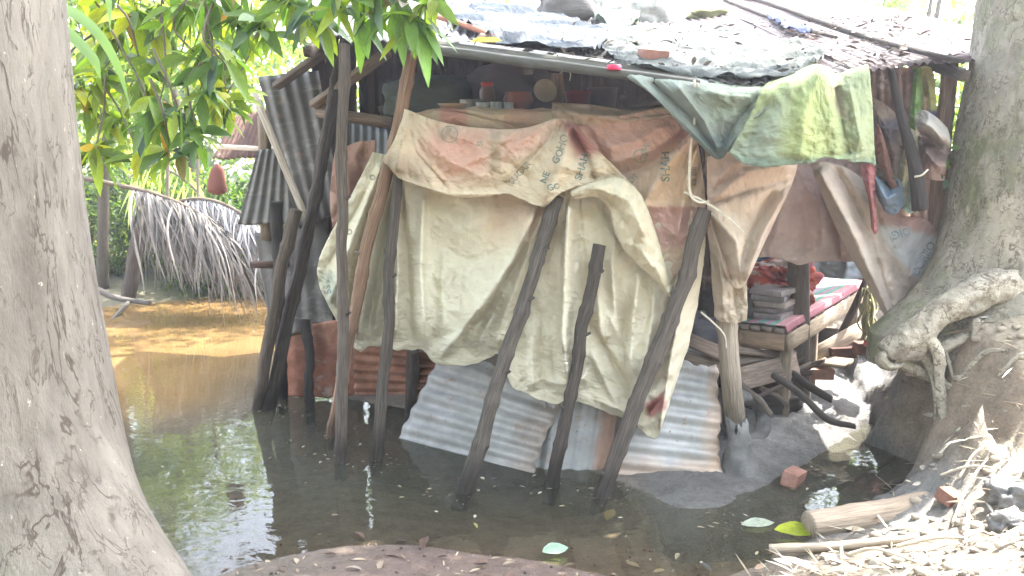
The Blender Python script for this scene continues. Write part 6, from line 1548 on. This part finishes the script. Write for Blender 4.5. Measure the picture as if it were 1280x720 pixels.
for k in range(5):
    h = .03; c = A_ + w2 * .62 + L2 * .16 + np.array([.02 * RNG.normal(), .02 * RNG.normal(), .025 + k * .045])
    g = brick(Geo(), c, (.34 - .03 * (k % 2), .26, .042), math.atan2(ldir[1], ldir[0]) + .1 * RNG.normal(), .0, k + 3, np.array([(.34, .29, .28), (.28, .24, .25), (.40, .34, .31), (.30, .27, .28), (.36, .32, .31)][k]))
    tag(mk('folded_cloth', g, m_rag), ['bottom grey cloth of the folded stack on the striped mat', 'second cloth from the bottom of the folded stack on the mat', 'middle cloth of the folded stack on the striped mat', 'second cloth from the top of the folded stack on the mat', 'topmost cloth of the folded stack, under the red bundle'][k], 'folded cloth', 'folded cloths stacked on the bench')
g = Geo(); c = A_ + w2 * .7 + L2 * .30 + [0, 0, .30]
rock(g, c + [0, 0, -.1], (.26, .22, .18), 12, 60, .9)
V0 = np.concatenate(g.V); s = fbm(V0 * 9, 3); g.C = [np.where((s > .56)[:, None], np.array((.55, .45, .40)), np.where((s > .44)[:, None], np.array((.46, .09, .06)), np.array((.30, .06, .06))))]
V0 += .05 * (fbm(V0 * 16, 3, True)[:, None] - .6) * nrm(V0 - c); g.V = [V0]
tag(mk('red_bundle', g, m_rag), 'crumpled red and white cloth bundle on the folded stack', 'cloth bundle')
tag(cloth('blue_sheet', [[(935, 300, 7.4), (990, 300, 7.3)], [(935, 330, 7.4), (990, 330, 7.3)], [(938, 356, 7.4), (990, 356, 7.3)]], m_rag, (.07, .17, .31), [([(960, 300), (962, 356)], 6, .03)], wr=.01, seed=31), 'blue sheet hanging behind the red bundle', 'cloth')
tag(cloth('grey_sheet', [[(930, 290, 9.0), (1010, 290, 9.0), (1130, 290, 8.9)], [(930, 350, 9.0), (1010, 355, 8.95), (1130, 350, 8.85)], [(930, 440, 9.0), (1010, 445, 8.9), (1130, 440, 8.8)]], m_rag, (.16, .18, .20), [([(990, 300), (1010, 440)], 9, .05), ([(1060, 300), (1050, 440)], 9, .05), ([(1025, 310), (1030, 440)], 8, -.05)], wr=.02, seed=32), 'dim grey sheet closing the back of the shack behind the bench', 'cloth')
g = Geo(); tube(g, [P(1088, 338, 7.0), P(1075, 368, 6.95), P(1060, 400, 6.95), P(1046, 424, 6.9)], [.028, .03, .03, .026], 10, 30, .2, 5, 4, np.array([.35, .33, .33])); tag(mk('dark_stick', g, m_pole), 'dark crooked stick leaning on the bench front beside the flap', 'stick')
g = Geo()
for k in range(40):
    x0 = 1086 + 3 * RNG.normal(); tube(g, [P(x0, 362 + 3 * RNG.normal(), 6.5 + .03 * RNG.normal()), P(x0 + 3 * RNG.normal(), 385, 6.5 + .05 * RNG.normal()), P(1086 + 5 * RNG.normal(), 405, 6.5 + .05 * RNG.normal()), P(1088 + 6 * RNG.normal(), 426, 6.5 + .05 * RNG.normal())], [.006, .008, .008, .004], 5, 12, .3, 20, k)
tag(mk('frayed_rope', g, m_straw), 'frayed yellowish rope hanging at the end of the bench', 'rope')
for o in [bpy.data.objects['frayed_rope']]:
    for i in range(len(o.data.color_attributes['Col'].data)): o.data.color_attributes['Col'].data[i].color = (.36, .34, .19, 1)

WG = 'boards and sticks piled under the shack'


def board(lab, a, b, w, t, up, col, sd_):
    tag(mk('board', plank(Geo(), P(*a), P(*b), w, t, up, np.array(col), .008, sd_), m_timber), lab, 'board', WG)


board('pale board propped slantwise between the square post and the bricks', (1012, 446, 6.75), (1084, 408, 6.9), .12, .03, (0, -1, .3), (1.7, 1.65, 1.5), 1)
board('flat grey board lying just under the slanted pale one', (1008, 448, 6.85), (1062, 455, 6.55), .14, .03, (0, -.4, 1), (1.35, 1.25, 1.1), 2)
board('wide grey board with a worn lower edge between corner post and square post', (916, 476, 5.98), (996, 456, 6.25), .17, .03, (.1, -1, .35), (1.35, 1.22, 1.15), 3)
board('thin board lying above the wide grey one', (915, 452, 6.15), (990, 438, 6.4), .10, .03, (0, -.6, 1), (1.1, 1.0, .95), 4)
board('short board end sticking out left of the corner post over the pale zinc sheet', (858, 424, 6.1), (908, 444, 5.95), .13, .03, (0, -.6, 1), (1.15, 1.0, .92), 5)
board('board lying low behind the top edge of the pale zinc sheet', (856, 448, 6.0), (915, 462, 5.95), .12, .04, (0, -.8, 1), (.9, .8, .74), 6)
board('brownish boxy beam end under the near corner of the bench', (918, 424, 6.25), (990, 414, 6.45), .10, .12, (0, -.2, 1), (1.05, .85, .7), 7)
board('narrow batten crossing above the thin board beneath the bench', (922, 437, 6.1), (984, 446, 6.35), .06, .03, (0, -.6, 1), (1.3, 1.2, 1.15), 8)
board('black board at the back of the pile behind the mud bank', (1015, 424, 7.3), (1090, 430, 7.2), .22, .04, (0, -1, .2), (.25, .22, .2), 9)  # timber tinted near black


def stick(lab, pts, r, sd_, col=(1, 1, 1)):
    w = [P(*q) for q in pts]
    tag(mk('stick', tube(Geo(), w, [r, r * .95, r * .8][:max(2, len(w))] if len(w) < 4 else [r, r, r * .9, r * .7], 9, 26, .22, 6, sd_, np.array(col), .015), m_pole), lab, 'stick', WG)


stick('long bent dark stick sliding from the pile down to the pond edge', [(966, 468, 6.0), (1000, 492, 5.85), (1034, 524, 5.75), (1068, 533, 5.7)], .026, 1, (.8, .78, .78))
stick('dark stick lying close above the long bent one', [(985, 462, 6.25), (1010, 482, 6.1), (1040, 500, 6.05)], .032, 2, (.45, .43, .43))
stick('pale stick poking out downward right of the corner post', [(926, 480, 5.92), (948, 500, 5.82), (964, 519, 5.72)], .024, 3, (1.5, 1.4, 1.3))
stick('thin stick across the gap under the wide grey board', [(926, 508, 5.95), (960, 490, 6.0), (988, 478, 6.1)], .017, 4, (1.1, 1.0, .95))
stick('short forked looking stick end under the wide board near the square post', [(950, 484, 6.05), (972, 496, 6.0), (985, 508, 5.95)], .02, 5, (1.3, 1.2, 1.1))
stick('rounded stick end lying against the square post foot', [(968, 474, 6.15), (990, 466, 6.25), (1012, 454, 6.4)], .02, 6, (1.2, 1.1, 1.0))
for k in range(9):
    a = (905 + 9 * k + 5 * RNG.normal(), 462 + 36 * RNG.random(), 6.2 + .25 * RNG.random()); b = (a[0] + 45 + 20 * RNG.random(), a[1] + 26 * RNG.normal(), a[2] + .1)
    stick('dim thin stick among many in the dark of the pile behind the boards', [a, b], .012 + .012 * RNG.random(), 10 + k, (.8, .75, .7))
# bags in the pile; black lumps added to paint shade in its gaps
for k, (a, b, Y, r, c, lab) in enumerate([(872, 410, 6.4, (.17, .16, .12), (.12, .12, .14), 'dark plastic bag bulging behind the corner post'), (880, 440, 6.25, (.14, .12, .06), (.42, .42, .42), 'whitish plastic bag caught in the pile beside the corner post'), (905, 385, 6.5, (.22, .18, .16), (.06, .055, .055), 'black lump added as shade between the cloth tail and the bench'), (950, 505, 6.35, (.30, .18, .12), (.06, .055, .05), 'black lump added as shade under the sticks of the pile'), (905, 455, 6.5, (.3, .2, .18), (.07, .06, .055), 'black lump added as shade behind the corner post')]):
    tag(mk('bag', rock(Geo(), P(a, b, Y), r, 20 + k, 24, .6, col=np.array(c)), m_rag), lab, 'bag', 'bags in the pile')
# tyre
c = P(934, 524, 5.82) + [0, 0, 0]
a, b = np.meshgrid(np.linspace(0, 2 * np.pi, 60, endpoint=False), np.linspace(0, 2 * np.pi, 16, endpoint=False), indexing='ij')
rr_ = .155 + .052 * np.cos(b) * (1 + .1 * np.cos(4 * b)); hh = .062 * np.sin(b)
q = np.stack([rr_ * np.cos(a), hh, rr_ * np.sin(a)], -1)
Rm = np.array(Matrix.Rotation(.5, 3, 'Z') @ Matrix.Rotation(-.35, 3, 'X'))
Fs = [(i * 16 + j, ((i + 1) % 60) * 16 + j, ((i + 1) % 60) * 16 + (j + 1) % 16, i * 16 + (j + 1) % 16) for i in range(60) for j in range(16)]
tag(mk('tyre', Geo().add(q.reshape(-1, 3) @ Rm.T + c, Fs), m_rubber), 'small mud caked grey tyre half hidden behind the corner post foot', 'tyre')
# bricks
BG = 'loose bricks'
for lab, q, sz, rz, tl, c in [('worn pink brick lying at the water edge below the mud bank', G(992, 597, .03), (.19, .105, .10), .9, .18, (1.15, 1, .95)), ('dark red brick with a red rag on the ledge left of the tree root', P(1086, 434, 6.7), (.24, .11, .09), .1, 0, (.5, .4, .4)),
                              ('blackened brick under the slanted pale board', P(1052, 440, 6.8), (.24, .11, .09), .2, 0, (.25, .22, .22)), ('pale topped brick in the mud under the tree root', P(1150, 460, 5.75), (.19, .11, .08), .4, -.2, (1.3, 1.5, 1.6)), ('dull red brick set in the mud beside the square post', P(1024, 466, 6.7), (.22, .11, .09), .05, .05, (1.0, .9, .85)), ('brown red half brick buried in twigs on the right bank', G(1187, 621, .26), (.12, .10, .07), .5, .3, (.7, .55, .5))]:
    tag(mk('brick', brick(Geo(), q, sz, rz, tl, rz * 9, np.array(c)), m_brick), lab, 'brick', BG)
tag(mk('red_rag', rock(Geo(), P(1097, 428, 6.6), (.09, .07, .05), 31, 24, .8, col=np.array((.42, .14, .13))), m_rag), 'small red rag on the dark brick by the tree root', 'cloth')

# ------------------------------------------------------------------ log, drift wood, leaves
lg = G(1008, 658, .085)
tag(mk('log', tube(Geo(), [G(1010, 656, .075), G(1070, 648, .09), G(1135, 636, .10), G(1215, 610, .18)], [.078, .08, .078, .07], 22, 60, .14, 7, 3, np.array([1.6, 1.5, 1.35]), .01), m_timber), 'short sawn log half buried at the water edge of the right bank', 'log')
tag(mk('drift_pole', tube(Geo(), [G(962, 686, .06), G(1040, 683, .12), G(1110, 676, .20), G(1150, 672, .24)], [.026, .024, .02, .012], 10, 50, .25, 9, 4, np.array([2.1, 2.0, 1.8])), m_timber), 'pale thin pole lying along the bank in front of the log', 'pole')
tag(mk('sunken_pole', tube(Geo(), [G(1005, 632, -.035), G(1060, 604, -.03), G(1130, 566, -.02), G(1165, 548, .0)], [.018, .02, .018, .014], 9, 40, .15, 6, 5, np.array([.5, .5, .45])), m_pole), 'thin dark pole lying under the water beside the mud bank', 'pole')
tag(mk('wet_stick', tube(Geo(), [G(1112, 606, .02), G(1132, 596, .05), G(1152, 586, .06), G(1160, 580, .07)], [.022, .018, .02, .014], 9, 24, .3, 9, 6, np.array([.5, .45, .4]), .01), m_pole), 'stubby wet stick lying off the bank below the roots', 'stick')
FL = 'fallen leaves at the water'
for lab, (a, b, z), L, W_, an, c, m_ in [('pale grey green leaf floating left of the yellow green one', (927, 656, .015), .20, .10, .15, (.42, .47, .40), m_leaf), ('bright yellow green leaf lying against the end of the log', (968, 662, .03), .25, .15, -.12, (.38, .44, .04), m_leaf), ('pale mint leaf at the water edge in the middle foreground', (678, 690, .03), .15, .11, .35, (.40, .56, .46), m_leaf),
                                         ('drowned brown leaf faint under the water in front of the leaning poles', (758, 650, -.02), .16, .07, 1.2, (.30, .24, .10), m_dryleaf), ('tiny white leaf floating beside the short pole foot', (694, 605, .01), .04, .025, .3, (.7, .7, .66), m_leaf), ('yellow leaf on the right bank beside the log', (1140, 662, .16), .17, .08, .1, (.55, .50, .16), m_dryleaf), ('small grey green leaf beside the log on the right bank', (1112, 655, .15), .12, .06, -.2, (.30, .36, .26), m_dryleaf)]:
    g = Geo(); q = G(a, b, z); d = np.array([math.cos(an), math.sin(an), .02])
    leaves(g, [q], [d], [[0, -.15, 1]], L, W_, .02, np.array([c]), 9, .10)
    tag(mk('fallen_leaf', g, m_), lab, 'leaf', FL)
DL = 'dry leaves on the front shore'
for k, (a, b, L, c) in enumerate([(455, 664, .14, (.16, .10, .08)), (528, 682, .20, (.13, .08, .06)), (478, 702, .15, (.42, .32, .24)), (508, 668, .09, (.10, .07, .06)), (596, 652, .10, (.28, .27, .10)), (560, 694, .08, (.30, .22, .18)), (405, 688, .10, (.14, .09, .07)), (628, 706, .10, (.33, .26, .19)), (345, 706, .11, (.17, .12, .09)), (700, 708, .13, (.36, .29, .2)), (432, 715, .12, (.40, .33, .27)), (890, 705, .14, (.08, .075, .07)), (845, 690, .10, (.20, .18, .12))]):
    q = G(a, b, .05); q[2] = float(hgt(q[0], q[1])) + .012; q[2] = max(q[2], .008)
    g = Geo(); an = RNG.random() * 6.3
    leaves(g, [q], [[math.cos(an), math.sin(an), .1]], [[.3 * RNG.normal(), .3 * RNG.normal(), 1]], L * .75, L * .28, .1, np.array([c]) * .8, 7, .35)
    tag(mk('dry_leaf', g, m_dryleaf), ['curled dark leaf on the left of the front shore', 'largest brown curled leaf on the front shore', 'pale tan leaf lowest left of the middle on the front shore', 'small blackish leaf beside the largest curled leaf', 'yellowish leaf sliver standing in the shallow water', 'small brown leaf right of the largest curled one', 'dark leaf on the mud nearest the big trunk water', 'tan leaf low on the front shore left of the mint leaf', 'brown leaf at the bottom edge close to the big trunk', 'straw coloured leaf just below the mint leaf', 'light leaf at the very bottom of the front shore', 'blackish wet leaf at the bottom right of the pond', 'dull leaf drowned in the shallows left of the pale floating leaf'][k], 'leaf', DL)
g = Geo()
for k in range(160):
    a, b = RNG.uniform(-1.6, 1.0), RNG.uniform(3.3, 4.5); z = float(hgt(a, b))
    rr_ = RNG.uniform(.003, .010); rock(g, (a, b, max(z, -.15) + rr_ * .3), rr_, k, 5, .5, col=np.array([(.16, .11, .09), (.27, .21, .18), (.10, .08, .07)][k % 3]))
n = 240; a, b = RNG.uniform(-1.6, 1.3, n), RNG.uniform(3.2, 4.25, n)
B_ = np.stack([a, b, hgt(a, b) + .008], -1); an = RNG.random(n) * 6.3; ls = RNG.uniform(.02, .09, n)
leaves(g, B_, np.stack([np.cos(an), np.sin(an), .1 * RNG.normal(size=n)], -1), RNG.normal(size=(n, 3)) * .4 + [0, 0, 1], ls, ls * RNG.uniform(.08, .5, n), .05, leafcols(n, [(.13, .085, .065), (.25, .18, .13), (.36, .29, .21)]), 4)
tag(mk('shore_grit', g, m_dryleaf, base=(0, 4, 0)), 'grit and leaf crumbs on the muddy front shore', 'grit', kind='stuff')
# straw and litter over the right bank
g = Geo(); n = 9500
a = RNG.uniform(.9, 6, n); b = RNG.uniform(2.4, 7.2, n); z = hgt(a, b)
ok = (fbm(np.stack([a * 2.2, b * 2.2, 0 * a], -1), 4) + .25 * RNG.random(n) > .60) & (z > .05) & (a + 0 * b > 1.0 + .35 * np.clip(b - 3.9, 0, 9) * 1.1) & ((a > 2.78) | (b < 5.0)) & ((b < 6.3) | (a > 3.4)); a, b, z = a[ok], b[ok], z[ok]; n = len(a)
an = RNG.random(n) * 6.3; ls = RNG.uniform(.03, .22, n)
leaves(g, np.stack([a, b, z + .012 + .02 * RNG.random(n)], -1), np.stack([np.cos(an), np.sin(an), .22 * RNG.normal(size=n)], -1), RNG.normal(size=(n, 3)) * .5 + [0, 0, 1], ls * np.where(RNG.random(n) < .5, 1, .6), np.where(RNG.random(n) < .8, .006 + .006 * RNG.random(n), ls * .2), .06, leafcols(n, [(.40, .34, .25), (.28, .22, .16), (.20, .155, .115), (.48, .43, .36), (.13, .105, .08)]), 4)
for k in range(700):
    x_, y_ = RNG.uniform(1.2, 5), RNG.uniform(2.8, 6.5); zz = float(hgt(x_, y_))
    if zz < .08 or (x_ < 2.7 and y_ > 4.9): continue
    r_ = RNG.uniform(.006, .03); rock(g, (x_, y_, zz + r_ * .3), (r_ * 1.3, r_, r_ * .8), k, 5, .6, col=np.array([(.27, .225, .175), (.33, .28, .22), (.2, .165, .13)][k % 3]))
tag(mk('bank_litter', g, m_straw, base=(3, 4, .3)), 'straw, dead leaves and crumbs of earth covering the right bank', 'leaf litter', kind='stuff')
TW = 'bigger twigs on the right bank'
for k, (a, b, c, d, r, lab) in enumerate([(1196, 628, 1206, 686, .010, 'straight pale twig pointing down from the half brick'), (1198, 604, 1240, 560, .008, 'thin twig slanting up right above the half brick'), (1175, 600, 1250, 592, .008, 'thin twig lying level above the half brick'), (1190, 660, 1238, 575, .007, 'long thin twig crossing the litter right of the half brick'),
                                          (1098, 652, 1110, 668, .008, 'short twig standing at the buried end of the log'), (1120, 690, 1215, 680, .011, 'pale twig lying level below the yellow leaf'), (1195, 545, 1260, 500, .007, 'thin arched twig under the roots'), (1172, 575, 1200, 552, .009, 'twig tangle piece under the hanging roots'), (1225, 440, 1262, 428, .012, 'grey dead twig on the bank under the tree'), (1180, 462, 1262, 418, .009, 'long grey twig curving across the bank under the tree'), (1245, 690, 1300, 665, .014, 'thick bleached twig at the lower right corner'), (1060, 700, 1150, 712, .009, 'thin twig lying along the bottom of the right bank')]):
    p0, p1 = G(a, b, .4), G(c, d, .4)
    for p_, (aa, bb) in ((p0, (a, b)), (p1, (c, d))):
        zz = .4
        for _ in range(12):
            q = G(aa, bb, zz); zz = .5 * zz + .5 * float(hgt(q[0], q[1]))
        p_[:] = G(aa, bb, zz) + [0, 0, .03]
    mid = .5 * (p0 + p1) + [.02 * RNG.normal(), .02 * RNG.normal(), .03]
    tag(mk('twig', tube(Geo(), [p0, mid, p1], [r, r * .9, r * .5], 7, 24, .2, 12, k, np.array([.55, .49, .39])), m_straw), lab, 'twig', TW)
o = thing('seedling', 'little pale green ferny seedling on the bank below the hanging roots', 'seedling', G(1205, 572, .3))
g = Geo()
for k in range(11):
    q = G(1185 + 4 * k, 572 - 2 * k, .34); leaves(g, [q, q], [[.3, -.6, .35], [.3, .7, .35]], [[0, -.3, 1]] * 2, .10, .03, .2, np.array([(.34, .42, .24)] * 2), 5)
mk('leaves', g, m_leaf, o)
for k, (a, b, r, lab) in enumerate([(1268, 612, .10, 'dark earth clod at the right edge above the bleached twig'), (1252, 596, .06, 'smaller dark clod beside the bigger one at the right edge'), (1262, 640, .07, 'lowest dark clod at the right edge')]):
    q = G(a, b, .42); q[2] = float(hgt(q[0], q[1])) + r * .3
    tag(mk('clod', rock(Geo(), q, (r * 1.3, r, r * .8), k + 40, 26, .8, col=np.array((.9, .8, .7))), m_mud), lab, 'clod', 'clods of earth')

# scum and leaf crumbs drifting on the pond
g = Geo(); n = 420
a = RNG.uniform(-2.4, 2.0, n); b = RNG.uniform(3.9, 6.6, n)
feet = np.array([G(x_, y_, 0)[:2] for x_, y_ in [(426, 575), (470, 574), (580, 614), (690, 607), (752, 620), (330, 512), (415, 545), (900, 640), (1000, 590)]])
k = RNG.integers(0, len(feet), n); pick = RNG.random(n) < .55
a = np.where(pick, feet[k, 0] + .13 * RNG.normal(size=n), a); b = np.where(pick, feet[k, 1] + .10 * RNG.normal(size=n), b)
ok = hgt(a, b) < -.01; a, b = a[ok], b[ok]; n = len(a); an = RNG.random(n) * 6.28; ls = RNG.uniform(.012, .05, n)
leaves(g, np.stack([a, b, .004 + 0 * a], -1), np.stack([np.cos(an), np.sin(an), 0 * an], -1), np.tile([0, 0, 1.0], (n, 1)), ls, ls * RNG.uniform(.15, .6, n), 0, leafcols(n, [(.16, .12, .08), (.28, .23, .15), (.09, .08, .06), (.40, .36, .28)]), 4)
tag(mk('floating_scum', g, m_dryleaf, base=(0, 5, 0)), 'leaf crumbs and scum drifting round the pole feet on the pond', 'scum', kind='stuff')
